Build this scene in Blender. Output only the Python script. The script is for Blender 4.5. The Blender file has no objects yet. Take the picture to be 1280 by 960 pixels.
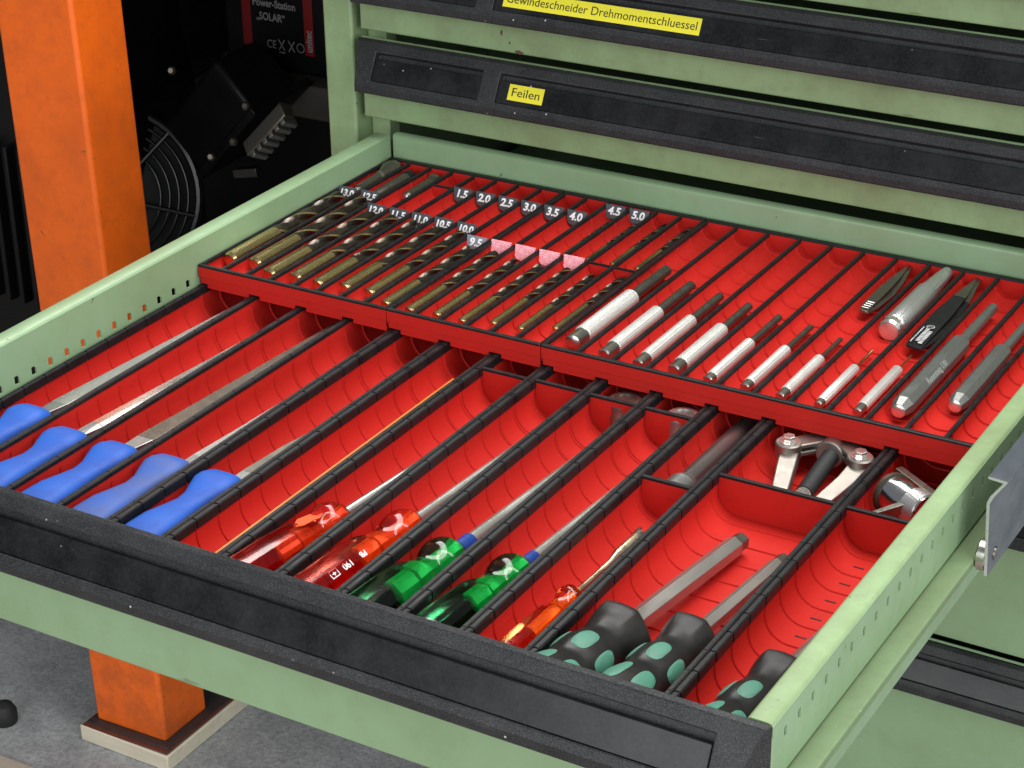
import bpy, bmesh, math, random
from mathutils import Vector, Matrix
random.seed(7)
S = 0.001                      # everything below is written in millimetres
sc = bpy.context.scene

# ------------------------------------------------------------------ camera, light, exposure
cam_d = bpy.data.cameras.new("camera"); cam = bpy.data.objects.new("camera", cam_d)
sc.collection.objects.link(cam); sc.camera = cam
cam.location = (955.787*S, -787.183*S, 600.018*S)
cam.rotation_mode = 'XYZ'; cam.rotation_euler = (1.1137073, 0.0149193, 0.5301868)
cam_d.sensor_width = 36.0; cam_d.lens = 2653.77/1280*36.0
cam_d.clip_start = 0.02; cam_d.clip_end = 50
sc.render.resolution_x = 1024; sc.render.resolution_y = 768

w = bpy.data.worlds.new("World"); sc.world = w; w.use_nodes = True
bg = w.node_tree.nodes["Background"]
bg.inputs[0].default_value = (0.90, 0.96, 1.0, 1); bg.inputs[1].default_value = 0.20

def area(name, loc, target, size, size_y, power, col):
    d = bpy.data.lights.new(name, 'AREA'); d.shape = 'RECTANGLE'; d.size = size; d.size_y = size_y
    d.energy = power; d.color = col
    o = bpy.data.objects.new(name, d); sc.collection.objects.link(o)
    o.location = loc
    o.rotation_euler = (Vector(target) - Vector(loc)).to_track_quat('-Z', 'Y').to_euler()
    return o
area("ceiling_lamp", (0.05, 1.35, 2.2), (0.12, 1.30, 0), 0.75, 4.4, 105, (1.0, 0.985, 0.95))
area("ceiling_lamp", (1.45, 0.9, 2.3), (1.2, 0.8, 0), 0.35, 3.6, 40, (1.0, 0.985, 0.95))
area("side_fill_light", (2.5, -0.75, 0.75), (0.5, 0.2, -0.1), 1.7, 1.5, 40, (0.93, 0.98, 1.0))  # area light added to brighten the drawer's right side
area("front_fill_light", (0.4, -2.9, 1.0), (0.2, 0.1, -0.1), 2.6, 1.9, 66, (0.96, 0.98, 1.0))  # area light added as fill for the front-facing surfaces
sc.view_settings.view_transform = 'Standard'; sc.view_settings.look = 'None'
sc.view_settings.exposure = 0.0; sc.view_settings.gamma = 1.0
sc.view_settings.use_curve_mapping = False

# ------------------------------------------------------------------ materials
def new_mat(name):
    m = bpy.data.materials.new(name); m.use_nodes = True
    nt = m.node_tree; b = nt.nodes["Principled BSDF"]
    return m, nt, b
def N(nt, typ, **kw):
    n = nt.nodes.new(typ)
    for k, v in kw.items(): setattr(n, k, v)
    return n
def ramp(nt, fac, stops):
    r = N(nt, 'ShaderNodeValToRGB'); nt.links.new(fac, r.inputs[0])
    els = r.color_ramp.elements
    while len(els) < len(stops): els.new(0.5)
    for e, (p, c) in zip(els, stops):
        e.position = p; e.color = c if len(c) == 4 else (*c, 1)
    return r.outputs[0]
def mixc(nt, fac, a, b):
    m = N(nt, 'ShaderNodeMix', data_type='RGBA')
    for sock, v in ((m.inputs[0], fac), (m.inputs[6], a), (m.inputs[7], b)):
        if hasattr(v, 'is_linked'): nt.links.new(v, sock)
        elif isinstance(v, (int, float)): sock.default_value = v
        else: sock.default_value = (*v, 1)
    return m.outputs[2]
def noise(nt, co, scale, detail=4, rough=0.6, dist=0.0):
    n = N(nt, 'ShaderNodeTexNoise'); n.inputs['Scale'].default_value = scale
    n.inputs['Detail'].default_value = detail; n.inputs['Roughness'].default_value = rough
    n.inputs['Distortion'].default_value = dist
    nt.links.new(co, n.inputs['Vector']); return n.outputs['Fac']
def voro(nt, co, scale, feature='F1', rnd=1.0):
    n = N(nt, 'ShaderNodeTexVoronoi', feature=feature); n.inputs['Scale'].default_value = scale
    n.inputs['Randomness'].default_value = rnd
    nt.links.new(co, n.inputs['Vector']); return n
def bump(nt, b, h, strength, dist=0.001):
    bn = N(nt, 'ShaderNodeBump'); bn.inputs['Strength'].default_value = strength
    bn.inputs['Distance'].default_value = dist
    nt.links.new(h, bn.inputs['Height']); nt.links.new(bn.outputs[0], b.inputs['Normal'])
def coords(nt): return N(nt, 'ShaderNodeTexCoord').outputs['Object']
def mapped(nt, co, scale):
    m = N(nt, 'ShaderNodeMapping'); m.inputs['Scale'].default_value = scale
    nt.links.new(co, m.inputs['Vector']); return m.outputs[0]

def mat_speckle(name, base, dirt, chip, rough, dirt_scale, spec_scale, spec_thr, dirt_amt=0.5, orange_peel=0.06, chip2=None):
    m, nt, b = new_mat(name); co = coords(nt)
    n1 = noise(nt, co, dirt_scale, 5, 0.65)
    n2 = noise(nt, co, dirt_scale*6, 5, 0.7)
    f = ramp(nt, n1, [(0.42, (0, 0, 0)), (0.75, (dirt_amt,)*3)])
    c = mixc(nt, f, base, dirt)
    f2 = ramp(nt, n2, [(0.5, (0, 0, 0)), (0.8, (dirt_amt*0.7,)*3)])
    c = mixc(nt, f2, c, dirt)
    nz = N(nt, 'ShaderNodeTexNoise'); nz.inputs['Scale'].default_value = spec_scale*2.2; nz.inputs['Detail'].default_value = 4
    nt.links.new(co, nz.inputs['Vector'])
    vm = N(nt, 'ShaderNodeVectorMath', operation='MULTIPLY_ADD'); nt.links.new(nz.outputs['Color'], vm.inputs[0])
    vm.inputs[1].default_value = (0.9/spec_scale,)*3; nt.links.new(co, vm.inputs[2])
    v = voro(nt, vm.outputs[0], spec_scale)
    th = ramp(nt, v.outputs['Distance'], [(0.0, (1, 1, 1)), (spec_thr, (1, 1, 1)), (spec_thr+0.03, (0, 0, 0))])
    sel = ramp(nt, v.outputs['Color'], [(0.74, (0, 0, 0)), (0.78, (1, 1, 1))])
    mm = N(nt, 'ShaderNodeMath', operation='MULTIPLY'); nt.links.new(th, mm.inputs[0]); nt.links.new(sel, mm.inputs[1])
    c = mixc(nt, mm.outputs[0], c, chip)
    if chip2:
        n3 = noise(nt, mapped(nt, co, (1, 0.6, 1)), dirt_scale*2.2, 6, 0.75, 0.6)
        f3 = ramp(nt, n3, [(0.66, (0, 0, 0)), (0.70, (1, 1, 1))])
        c = mixc(nt, f3, c, chip2)
    for sc_, sg in (((4, 70, 45), 1), ((60, 5, 50), 2)):
        n5 = noise(nt, mapped(nt, co, sc_), 3.0, 5, 0.7, 0.2)
        f5 = ramp(nt, n5, [(0.69, (0, 0, 0)), (0.72, (0.55,)*3)])
        c = mixc(nt, f5, c, chip if sg == 1 else tuple(min(x*1.35, 1) for x in base))
    nt.links.new(c, b.inputs['Base Color'])
    r = ramp(nt, n2, [(0.3, (rough-0.08,)*3), (0.8, (rough+0.15,)*3)]); nt.links.new(r, b.inputs['Roughness'])
    bump(nt, b, noise(nt, co, 700, 2, 0.5), orange_peel, 0.0006)
    return m
GREEN = mat_speckle('green_paint', (0.258, 0.385, 0.222), (0.205, 0.295, 0.155), (0.09, 0.10, 0.05), 0.38, 9, 62, 0.05, 0.8)
GREEN_D = mat_speckle('green_paint_grubby', (0.262, 0.378, 0.192), (0.195, 0.255, 0.125), (0.09, 0.085, 0.04), 0.42, 14, 95, 0.085, 1.0)
GREEN_F = mat_speckle('green_paint_dusty', (0.165, 0.245, 0.120), (0.135, 0.175, 0.085), (0.42, 0.42, 0.36), 0.6, 20, 160, 0.06, 0.8)
ORANGE = mat_speckle('orange_paint', (0.86, 0.135, 0.006), (0.50, 0.080, 0.008), (0.22, 0.06, 0.02), 0.45, 13, 150, 0.10, 0.75, 0.12, chip2=(0.30, 0.075, 0.02))
ORANGE_W = mat_speckle('orange_paint_worn', (0.88, 0.145, 0.010), (0.46, 0.085, 0.014), (0.10, 0.05, 0.03), 0.5, 30, 120, 0.14, 0.9, 0.15, chip2=(0.20, 0.085, 0.05))

def mat_handle(name, base, dust_amt, rough, grain, gamt=0.20):
    m, nt, b = new_mat(name); co = coords(nt)
    g = noise(nt, co, grain, 2, 0.5)
    n1 = noise(nt, co, 28, 6, 0.7)
    d = ramp(nt, n1, [(0.38, (0, 0, 0)), (0.8, (dust_amt,)*3)])
    c = mixc(nt, d, base, (0.30, 0.30, 0.29))
    gg = ramp(nt, g, [(0.45, (0, 0, 0)), (0.70, (gamt,)*3)])
    c = mixc(nt, gg, c, (0.32, 0.32, 0.33))
    v = voro(nt, co, 85)
    th = ramp(nt, v.outputs['Distance'], [(0.0, (1, 1, 1)), (0.030, (1, 1, 1)), (0.070, (0, 0, 0))])
    sel = ramp(nt, v.outputs['Color'], [(0.62, (0, 0, 0)), (0.66, (1, 1, 1))])
    mm = N(nt, 'ShaderNodeMath', operation='MULTIPLY'); nt.links.new(th, mm.inputs[0]); nt.links.new(sel, mm.inputs[1])
    c = mixc(nt, mm.outputs[0], c, (0.62, 0.62, 0.60))
    n6 = noise(nt, mapped(nt, co, (5, 90, 60)), 3.0, 6, 0.75, 0.3)
    f6 = ramp(nt, n6, [(0.67, (0, 0, 0)), (0.72, (0.30,)*3)])
    c = mixc(nt, f6, c, (0.34, 0.34, 0.34))
    nt.links.new(c, b.inputs['Base Color']); b.inputs['Roughness'].default_value = rough
    b.inputs['Specular IOR Level'].default_value = 0.3
    bump(nt, b, g, 0.35*gamt/0.2, 0.0006)
    return m
HANDLE = mat_handle('black_grained_plastic', (0.012, 0.0125, 0.0145), 0.07, 0.42, 1300, 0.13)
STRIP = mat_handle('dusty_label_strip', (0.006, 0.0065, 0.0075), 0.075, 0.22, 500, 0.02)

def mat_plain(name, col, rough, metal=0.0, nscale=0, namt=0.0, bscale=0, bstr=0.0, bdist=0.0004, col2=None, stretch=(1, 1, 1), coat=0):
    m, nt, b = new_mat(name); b.inputs['Metallic'].default_value = metal; b.inputs['Roughness'].default_value = rough
    b.inputs['Base Color'].default_value = (*col, 1)
    if coat: b.inputs['Coat Weight'].default_value = coat; b.inputs['Coat Roughness'].default_value = 0.08
    if nscale or bscale: co = mapped(nt, coords(nt), stretch)
    if nscale:
        n = noise(nt, co, nscale, 5, 0.65)
        f = ramp(nt, n, [(0.35, (0, 0, 0)), (0.75, (namt,)*3)])
        nt.links.new(mixc(nt, f, col, col2 or tuple(x*0.4 for x in col)), b.inputs['Base Color'])
        r = ramp(nt, n, [(0.3, (max(rough-0.1, 0.03),)*3), (0.8, (rough+0.15,)*3)]); nt.links.new(r, b.inputs['Roughness'])
    if bscale: bump(nt, b, noise(nt, co, bscale, 3, 0.6), bstr, bdist)
    return m
def mat_red(name, c, c2):
    m, nt, b = new_mat(name); co = coords(nt)
    n = noise(nt, co, 22, 5, 0.65); n2 = noise(nt, co, 160, 3, 0.6)
    f = ramp(nt, n, [(0.35, (0, 0, 0)), (0.75, (0.6,)*3)])
    col = mixc(nt, f, c, c2)
    n4 = noise(nt, co, 55, 6, 0.75, 0.4)                       # oily grime
    f4 = ramp(nt, n4, [(0.56, (0, 0, 0)), (0.72, (0.38,)*3)])
    col = mixc(nt, f4, col, (0.27, 0.013, 0.010))
    n3 = noise(nt, mapped(nt, co, (1, 0.18, 1)), 120, 6, 0.8, 0.3)   # rubbed pale scuffs along the slots
    f3 = ramp(nt, n3, [(0.64, (0, 0, 0)), (0.74, (0.30,)*3)])
    col = mixc(nt, f3, col, (0.62, 0.12, 0.085))
    nt.links.new(col, b.inputs['Base Color'])
    r = ramp(nt, n2, [(0.3, (0.48,)*3), (0.75, (0.66,)*3)]); nt.links.new(r, b.inputs['Roughness'])
    b.inputs['Specular IOR Level'].default_value = 0.13
    bump(nt, b, noise(nt, co, 900, 2, 0.5), 0.10, 0.0004)
    return m
RED = mat_red('red_plastic', (0.515, 0.019, 0.0145), (0.45, 0.019, 0.0115))
BLACKP = mat_plain('black_plastic', (0.009, 0.009, 0.010), 0.42, 0, 90, 0.6, 900, 0.1, col2=(0.018, 0.018, 0.019))
BLACKP.node_tree.nodes['Principled BSDF'].inputs['Specular IOR Level'].default_value = 0.27
STEEL = mat_plain('steel', (0.56, 0.54, 0.50), 0.28, 1.0, 60, 0.5, 500, 0.05, stretch=(1, 0.15, 1), col2=(0.33, 0.31, 0.28))
BRIGHT = mat_plain('bright_steel', (0.82, 0.80, 0.75), 0.22, 0.9, 50, 0.35, stretch=(1, 0.2, 1), col2=(0.5, 0.48, 0.44))
DARKSTEEL = mat_plain('dark_oxide_steel', (0.24, 0.22, 0.19), 0.32, 0.9, 120, 0.6, 900, 0.1, col2=(0.13, 0.115, 0.095))
GREYSTEEL = mat_plain('grey_forged_steel', (0.30, 0.305, 0.295), 0.36, 0.8, 90, 0.7, 700, 0.15, col2=(0.17, 0.17, 0.165))
HEXSTEEL = mat_plain('matt_hex_steel', (0.46, 0.43, 0.40), 0.36, 0.9, 70, 0.5, 900, 0.08, stretch=(1, 0.2, 1), col2=(0.30, 0.27, 0.24))
GALV = mat_plain('galvanised_sheet', (0.19, 0.215, 0.25), 0.36, 0.85, 38, 0.8, 240, 0.06, stretch=(1, 0.5, 1), col2=(0.11, 0.125, 0.15))
CUTEDGE = mat_plain('bright_cut_edge', (0.72, 0.73, 0.72), 0.30, 0.7, 90, 0.3)
BRONZE = mat_plain('bronze_finish_shank', (0.68, 0.53, 0.265), 0.27, 1.0, 60, 0.35, 1500, 0.05, stretch=(1, 0.1, 1), col2=(0.42, 0.32, 0.15))
FLUTE = mat_plain('black_oxide_flute', (0.070, 0.060, 0.053), 0.25, 0.85, 60, 0.5, col2=(0.15, 0.115, 0.07))
LAND = mat_plain('bronze_land', (0.50, 0.38, 0.18), 0.30, 0.9, 100, 0.4, col2=(0.25, 0.18, 0.08))
BLUE = mat_plain('blue_rubber_handle', (0.022, 0.120, 0.52), 0.46, 0, 34, 0.7, 900, 0.08, col2=(0.035, 0.070, 0.33))
BLUE_D = mat_plain('grubby_blue_rubber', (0.036, 0.115, 0.45), 0.46, 0, 34, 0.85, 900, 0.08, col2=(0.09, 0.11, 0.24))
BLUERING = mat_plain('blue_sleeve', (0.014, 0.05, 0.26), 0.28, 0, 80, 0.4)
SOFT = mat_plain('black_soft_grip', (0.013, 0.013, 0.014), 0.36, 0, 40, 0.6, 600, 0.08, col2=(0.040, 0.036, 0.032))
MINT = mat_plain('mint_green_pad', (0.060, 0.235, 0.165), 0.58, 0, 75, 0.8, 700, 0.15, col2=(0.10, 0.17, 0.13))
CARD = mat_plain('slate_label_card', (0.050, 0.058, 0.068), 0.42, 0, 120, 0.4, col2=(0.08, 0.09, 0.10))
CARD_L = mat_plain('pale_slate_card', (0.22, 0.23, 0.28), 0.35, 0, 120, 0.4)
WHITE = mat_plain('white_print', (0.82, 0.82, 0.82), 0.5)
YELLOW = mat_plain('yellow_tape', (0.88, 0.80, 0.045), 0.30, 0, 200, 0.15)
INK = mat_plain('black_ink', (0.03, 0.028, 0.012), 0.4)
WOODM = mat_plain('pale_board', (0.80, 0.73, 0.58), 0.6, 0, 55, 0.7, 300, 0.2, stretch=(0.15, 1, 1), col2=(0.58, 0.49, 0.34))
BASEP = mat_plain('dark_base_plate', (0.040, 0.036, 0.038), 0.5, 0.2, 70, 0.7, 300, 0.3, col2=(0.075, 0.045, 0.035))
RUST = mat_plain('rusty_plate_edge', (0.16, 0.045, 0.028), 0.6, 0.1, 90, 0.8, 300, 0.3, col2=(0.05, 0.025, 0.02))
BLACKM = mat_plain('black_machine', (0.0035, 0.004, 0.005), 0.42, 0, 30, 0.5, col2=(0.006, 0.006, 0.007))
BLACKM.node_tree.nodes['Principled BSDF'].inputs['Specular IOR Level'].default_value = 0.2
BLACKG = mat_plain('glossy_black_bar', (0.006, 0.0065, 0.008), 0.26, 0.1)
DARKRED = mat_plain('dark_red_print', (0.17, 0.006, 0.008), 0.4)
GREYTXT = mat_plain('grey_print', (0.55, 0.55, 0.55), 0.5)
DIMTXT = mat_plain('dim_grey_print', (0.22, 0.22, 0.22), 0.5)
DUSK = mat_plain('shade_black_board', (0.004, 0.004, 0.004), 0.7, 0, 10, 0.5)  # near black: shade of the space behind the post put into the colour
GREYBOARD = mat_plain('grey_shelf', (0.045, 0.043, 0.038), 0.6, 0, 20, 0.5)
RUBBER = mat_plain('black_rubber', (0.014, 0.014, 0.015), 0.6)
STICKM = mat_plain('orange_rod', (0.72, 0.22, 0.02), 0.4, 0, 60, 0.5)
GASKET = mat_plain('brown_ring', (0.07, 0.058, 0.042), 0.45, 0.3, 80, 0.5)

def mat_knurl(name, col, scale, strength, metal=0.55, rough=0.42):
    m, nt, b = new_mat(name); co = coords(nt)
    b.inputs['Metallic'].default_value = metal; b.inputs['Roughness'].default_value = rough
    v = voro(nt, co, scale, rnd=0.25)
    n = noise(nt, co, 45, 5, 0.7)
    f = ramp(nt, n, [(0.42, (0, 0, 0)), (0.78, (0.5,)*3)])
    c = mixc(nt, f, col, (0.50, 0.46, 0.38))
    d = ramp(nt, v.outputs['Distance'], [(0.25, (0, 0, 0)), (0.8, (0.45,)*3)])
    c = mixc(nt, d, c, (0.34, 0.33, 0.30))
    nt.links.new(c, b.inputs['Base Color'])
    iv = N(nt, 'ShaderNodeMath', operation='SUBTRACT'); iv.inputs[0].default_value = 1.0
    nt.links.new(v.outputs['Distance'], iv.inputs[1]); bump(nt, b, iv.outputs[0], strength, 0.0005)
    return m
KNURL = mat_knurl('knurled_nickel', (0.90, 0.89, 0.86), 620, 1.0, 0.5, 0.34)
KNURL2 = mat_knurl('knurled_chrome', (0.72, 0.73, 0.74), 900, 0.5, 0.8, 0.3)

def mat_glass(name, col, rough=0.06):
    m, nt, b = new_mat(name); b.inputs['Base Color'].default_value = (*col, 1)
    b.inputs['Roughness'].default_value = rough; b.inputs['IOR'].default_value = 1.46
    b.inputs['Transmission Weight'].default_value = 1.0
    bump(nt, b, noise(nt, coords(nt), 300, 3, 0.6), 0.04, 0.0004)
    return m
CLEAR_RED = mat_glass('clear_red_acetate', (0.86, 0.15, 0.13), 0.11)
CLEAR_RED2 = mat_glass('clear_scarlet_acetate', (0.93, 0.21, 0.14), 0.11)
CLEAR_ORANGE = mat_glass('clear_orange_acetate', (0.98, 0.34, 0.10), 0.11)
CLEAR_GREEN = mat_glass('clear_green_acetate', (0.06, 0.45, 0.17), 0.11)
GLOW_ORANGE = mat_plain('orange_glow_core', (0.95, 0.27, 0.02), 0.25, 0.1, 300, 0.6, col2=(0.8, 0.12, 0.01))  # tang colour for the orange glow of light inside clear handles
GLOW_GREEN = mat_plain('green_glow_core', (0.06, 0.80, 0.26), 0.25, 0.1, 300, 0.6, col2=(0.02, 0.35, 0.10))  # same painted glow for the green handles
FLAG = mat_plain('orange_tag', (0.88, 0.13, 0.04), 0.45)
def mat_pink():
    m, nt, b = new_mat('pink_glitter_card'); co = coords(nt)
    n = noise(nt, co, 1500, 2, 0.6)
    c = ramp(nt, n, [(0.40, (0.72, 0.13, 0.18)), (0.60, (0.93, 0.55, 0.60))]); nt.links.new(c, b.inputs['Base Color'])
    b.inputs['Roughness'].default_value = 0.5; return m
PINK = mat_pink()
def mat_floor():
    m, nt, b = new_mat('dark_rough_floor'); co = coords(nt)
    n = noise(nt, co, 16, 8, 0.8); n2 = noise(nt, co, 170, 6, 0.75)
    c = ramp(nt, n, [(0.3, (0.26, 0.27, 0.28)), (0.7, (0.52, 0.535, 0.545))])
    f = ramp(nt, n2, [(0.42, (0, 0, 0)), (0.72, (0.6,)*3)])
    c = mixc(nt, f, c, (0.095, 0.10, 0.108))
    v = voro(nt, co, 40); th = ramp(nt, v.outputs['Distance'], [(0, (1, 1, 1)), (0.05, (0, 0, 0))])
    c = mixc(nt, th, c, (0.5, 0.5, 0.5))
    nt.links.new(c, b.inputs['Base Color']); b.inputs['Roughness'].default_value = 0.7
    bump(nt, b, n2, 0.6, 0.003); return m
FLOOR = mat_floor()
SLAB = mat_speckle('beige_concrete', (0.43, 0.37, 0.31), (0.25, 0.21, 0.18), (0.12, 0.10, 0.09), 0.7, 18, 80, 0.12, 0.6, 0.3)

# ------------------------------------------------------------------ mesh helpers (mm)
C = sc.collection
class MB:
    def __init__(s): s.v = []; s.f = []; s.m = []
    def add(s, vs, fs, mi=0):
        o = len(s.v); s.v += [tuple(p) for p in vs]; s.f += [tuple(i+o for i in f) for f in fs]; s.m += [mi]*len(fs); return s
    def box(s, x0, x1, y0, y1, z0, z1, mi=0):
        return s.add([(x0,y0,z0),(x1,y0,z0),(x1,y1,z0),(x0,y1,z0),(x0,y0,z1),(x1,y0,z1),(x1,y1,z1),(x0,y1,z1)],
                     [(0,3,2,1),(4,5,6,7),(0,1,5,4),(1,2,6,5),(2,3,7,6),(3,0,4,7)], mi)
    def loft(s, secs, mi=0, caps=True, mis=None):
        n = len(secs[0]); vs = [p for q in secs for p in q]; o = len(s.v); s.v += [tuple(p) for p in vs]
        for i in range(len(secs)-1):
            for j in range(n):
                k = (j+1) % n
                s.f.append((o+i*n+j, o+i*n+k, o+(i+1)*n+k, o+(i+1)*n+j)); s.m.append(mis[j] if mis else mi)
        if caps:
            s.f.append(tuple(o+j for j in range(n-1, -1, -1))); s.m.append(mi)
            s.f.append(tuple(o+(len(secs)-1)*n+j for j in range(n))); s.m.append(mi)
        return s
    def prism_y(s, prof, y0, y1, mi=0): return s.loft([[(x, y, z) for x, z in prof] for y in (y0, y1)], mi)
    def prism_x(s, prof, x0, x1, mi=0): return s.loft([[(x, y, z) for y, z in prof] for x in (x0, x1)], mi)
    def lathe(s, p0, p1, prof, n=24, mi=0, rf=None, phase=0.0, caps=True):
        p0 = Vector(p0); d = (Vector(p1)-p0).normalized()
        up = Vector((0, 0, 1)) if abs(d.z) < 0.9 else Vector((0, 1, 0))
        u = d.cross(up).normalized(); v = u.cross(d).normalized()
        secs = []
        for t, r in prof:
            ring = []
            for k in range(n):
                a = 2*math.pi*k/n + phase
                rr = r*(rf(t, a) if rf else 1)
                ring.append(p0 + d*t + u*(math.cos(a)*rr) + v*(math.sin(a)*rr))
            secs.append(ring)
        return s.loft(secs, mi, caps)
    def build(s, name, mats, parent=None, smooth=35, bevel=0, seg=2, merge=False):
        off = Vector(parent['_o']) if parent is not None and '_o' in parent else Vector((0, 0, 0))
        me = bpy.data.meshes.new(name)
        me.from_pydata([((Vector(p)-off)*S)[:] for p in s.v], [], s.f)
        if not isinstance(mats, (list, tuple)): mats = [mats]
        for m in mats: me.materials.append(m)
        me.polygons.foreach_set('material_index', s.m)
        bm = bmesh.new(); bm.from_mesh(me)
        if merge:
            bmesh.ops.remove_doubles(bm, verts=bm.verts, dist=0.00002)
            bmesh.ops.dissolve_degenerate(bm, edges=bm.edges, dist=0.00001)
        bmesh.ops.recalc_face_normals(bm, faces=bm.faces); bm.to_mesh(me); bm.free()
        if smooth:
            me.polygons.foreach_set('use_smooth', [True]*len(me.polygons))
            me.set_sharp_from_angle(angle=math.radians(smooth))
        o = bpy.data.objects.new(name, me); C.objects.link(o)
        if parent is not None: o.parent = parent; o['_o'] = list(off)
        else: o['_o'] = [0, 0, 0]
        if bevel:
            b = o.modifiers.new('bevel', 'BEVEL'); b.width = bevel*S; b.segments = seg
            b.limit_method = 'ANGLE'; b.angle_limit = math.radians(40)
        return o
def tag(o, label, cat, group=None):
    o['label'] = label; o['category'] = cat
    if group: o['group'] = group
    return o
def thing(name, loc, label, cat, group=None):
    o = bpy.data.objects.new(name, None); C.objects.link(o)
    o.empty_display_size = 0.02
    o.location = [c*S for c in loc]; o['_o'] = list(loc)
    return tag(o, label, cat, group)
def structure(o): o['kind'] = 'structure'; return o

def text(name, body, size, mtx, mat, parent, shear=0.0, bold=0.0, xs=1.0, align='CENTER'):
    """lettering: font outline turned into a thin solid mesh; mtx maps the text plane (mm) to world (mm)"""
    cu = bpy.data.curves.new(name, 'FONT'); cu.body = body; cu.size = size; cu.align_x = align; cu.align_y = 'CENTER'
    cu.shear = shear; cu.offset = bold; cu.extrude = 0.06; cu.resolution_u = 3
    t = bpy.data.objects.new('tmp', cu); C.objects.link(t)
    dg = bpy.context.evaluated_depsgraph_get(); dg.update()
    me = bpy.data.meshes.new_from_object(t.evaluated_get(dg))
    bpy.data.objects.remove(t); bpy.data.curves.remove(cu)
    mb = MB(); mb.v = [tuple(mtx @ Vector((v.co.x*xs, v.co.y, v.co.z))) for v in me.vertices]
    mb.f = [tuple(p.vertices) for p in me.polygons]; mb.m = [0]*len(mb.f)
    bpy.data.meshes.remove(me)
    return mb.build(name, mat, parent, smooth=0)
def frame(origin, ex, ey):
    ex = Vector(ex).normalized(); ey = Vector(ey).normalized(); ez = ex.cross(ey).normalized(); ey = ez.cross(ex)
    m = Matrix((ex, ey, ez)).transposed().to_4x4(); m.translation = Vector(origin); return m

# ------------------------------------------------------------------ main dimensions
W, D = 615.0, 622.0             # inside of the open drawer
RIM_L, FLOOR_L = -35.0, -63.0   # lower troughs: rim and floor
RIM_U, FLOOR_U = -19.0, -31.5   # upper trays
YC = 632.0                      # plane of the closed drawer fronts
ZF = -742.0                     # workshop floor
PITCH = 21.7

# ------------------------------------------------------------------ setting: floor, wall
o = structure(MB().box(-2400, 2400, -2500, 2600, ZF-40, ZF).build('floor', FLOOR, smooth=0))
o = structure(MB().box(-2400, 2400, -2500, 523, ZF, ZF+4).build('concrete_slab', SLAB, smooth=0, bevel=2))
o = structure(MB().box(-2400, -75, 1280, 1300, ZF, 900).build('back_wall', DUSK, smooth=0))  # black backdrop standing in for the unlit depth behind the machines

# ------------------------------------------------------------------ drawer handle profile
def handle_profile(yb, zt, hs, ch, t0=0.22, t1=0.90, depth=7.0):
    """(y,z) ring of the grip bar; yb/zt = rear top edge; hs = height scale; ch = recessed channel on the sloped face"""
    A = Vector((yb-4, zt-1.5*hs)); B = Vector((yb-21, zt-36*hs))
    d = (B-A); n = Vector((d.y, -d.x)).normalized()
    if n.x > 0: n = -n
    P = lambda t, k: tuple(A + d*t - n*k)
    k = depth if ch else 0.0
    return [(yb, zt), tuple(A), P(t0, 0), P(t0+0.02 if ch else t0, k), P(t1-0.01 if ch else t1, k), P(t1, 0), tuple(B),
            (yb-22, zt-37.5*hs), (yb-22, zt-43.5*hs), (yb-21, zt-44.5*hs), (yb, zt-44.5*hs)], A, B, n
def build_handle(parent, yb, zt, hs, xl, xr, tl, tr, channels, strips):
    st = []
    cuts = sorted([c for ch in channels for c in ch])
    flat, A, B, n = handle_profile(yb, zt, hs, False); chn, _, _, _ = handle_profile(yb, zt, hs, True)
    def sec(x, prof): return [(x, y, z) for y, z in prof]
    def endsec(x, taper, prof):
        out = []
        for y, z in prof:
            t = min(max((yb-y)/22.0, 0), 1); out.append((x + taper*t, y, z))
        return out
    secs = [endsec(xl, tl, flat)]
    for a, b in channels:
        secs += [sec(a, flat), sec(a, chn), sec(b, chn), sec(b, flat)]
    secs.append(endsec(xr, -tr, flat))
    h = MB().loft(secs).build('handle', HANDLE, parent, smooth=20, bevel=0.9, merge=True)
    for (a, b) in strips:
        dd = B-A
        def P(t, k): q = A + dd*t - n*k; return (q.x, q.y)
        MB().prism_x([P(0.37, 1.0), P(0.888, 1.0), P(0.888, 6.9), P(0.37, 6.9)], a+0.6, b-0.6).build('label_strip', STRIP, h, smooth=0, bevel=0.5)
    return h, A, B, n

# ------------------------------------------------------------------ cabinet carcass
ZB = -600
cab = thing('tool_cabinet', (-54, 660, ZF), 'green steel workshop cabinet frame beside the open drawer', 'cabinet')
mb = MB().box(-68.5, -39, 630, 668, ZB, 330); mb.build('corner_post', GREEN_D, cab, bevel=2.2)
MB().box(-66, -64, 668.5, 1240, ZB, 330).build('side_panel', GREEN, cab, smooth=0)
MB().box(-38.5, -20, 652, 668, ZB, 330).build('inner_upright', GREEN_D, cab, bevel=1)
MB().box(-63, 690, 1238, 1242, ZB, 330).build('rear_panel', GREEN, cab, smooth=0)
MB().box(692, 694, 668.5, 1240, ZB, 330).build('side_panel', GREEN, cab, smooth=0)
MB().box(666, 696, 630, 668, ZB, 330).build('corner_post', GREEN_D, cab, bevel=2.2)
MB().box(-66, 694, 632, 1240, 331, 350).build('top_panel', GREEN, cab, bevel=2)
MB().box(-36, 664, 640, 1236, -106, -104).build('divider_shelf', GREEN, cab, smooth=0)

MB().box(80, 620, 790, 1200, ZF, ZB-0.2).build('plinth', BLACKP, cab, bevel=2)
MB().box(-64, 690, 640, 1236, ZB, ZB+3).build('bottom_panel', GREEN, cab, smooth=0)

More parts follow.
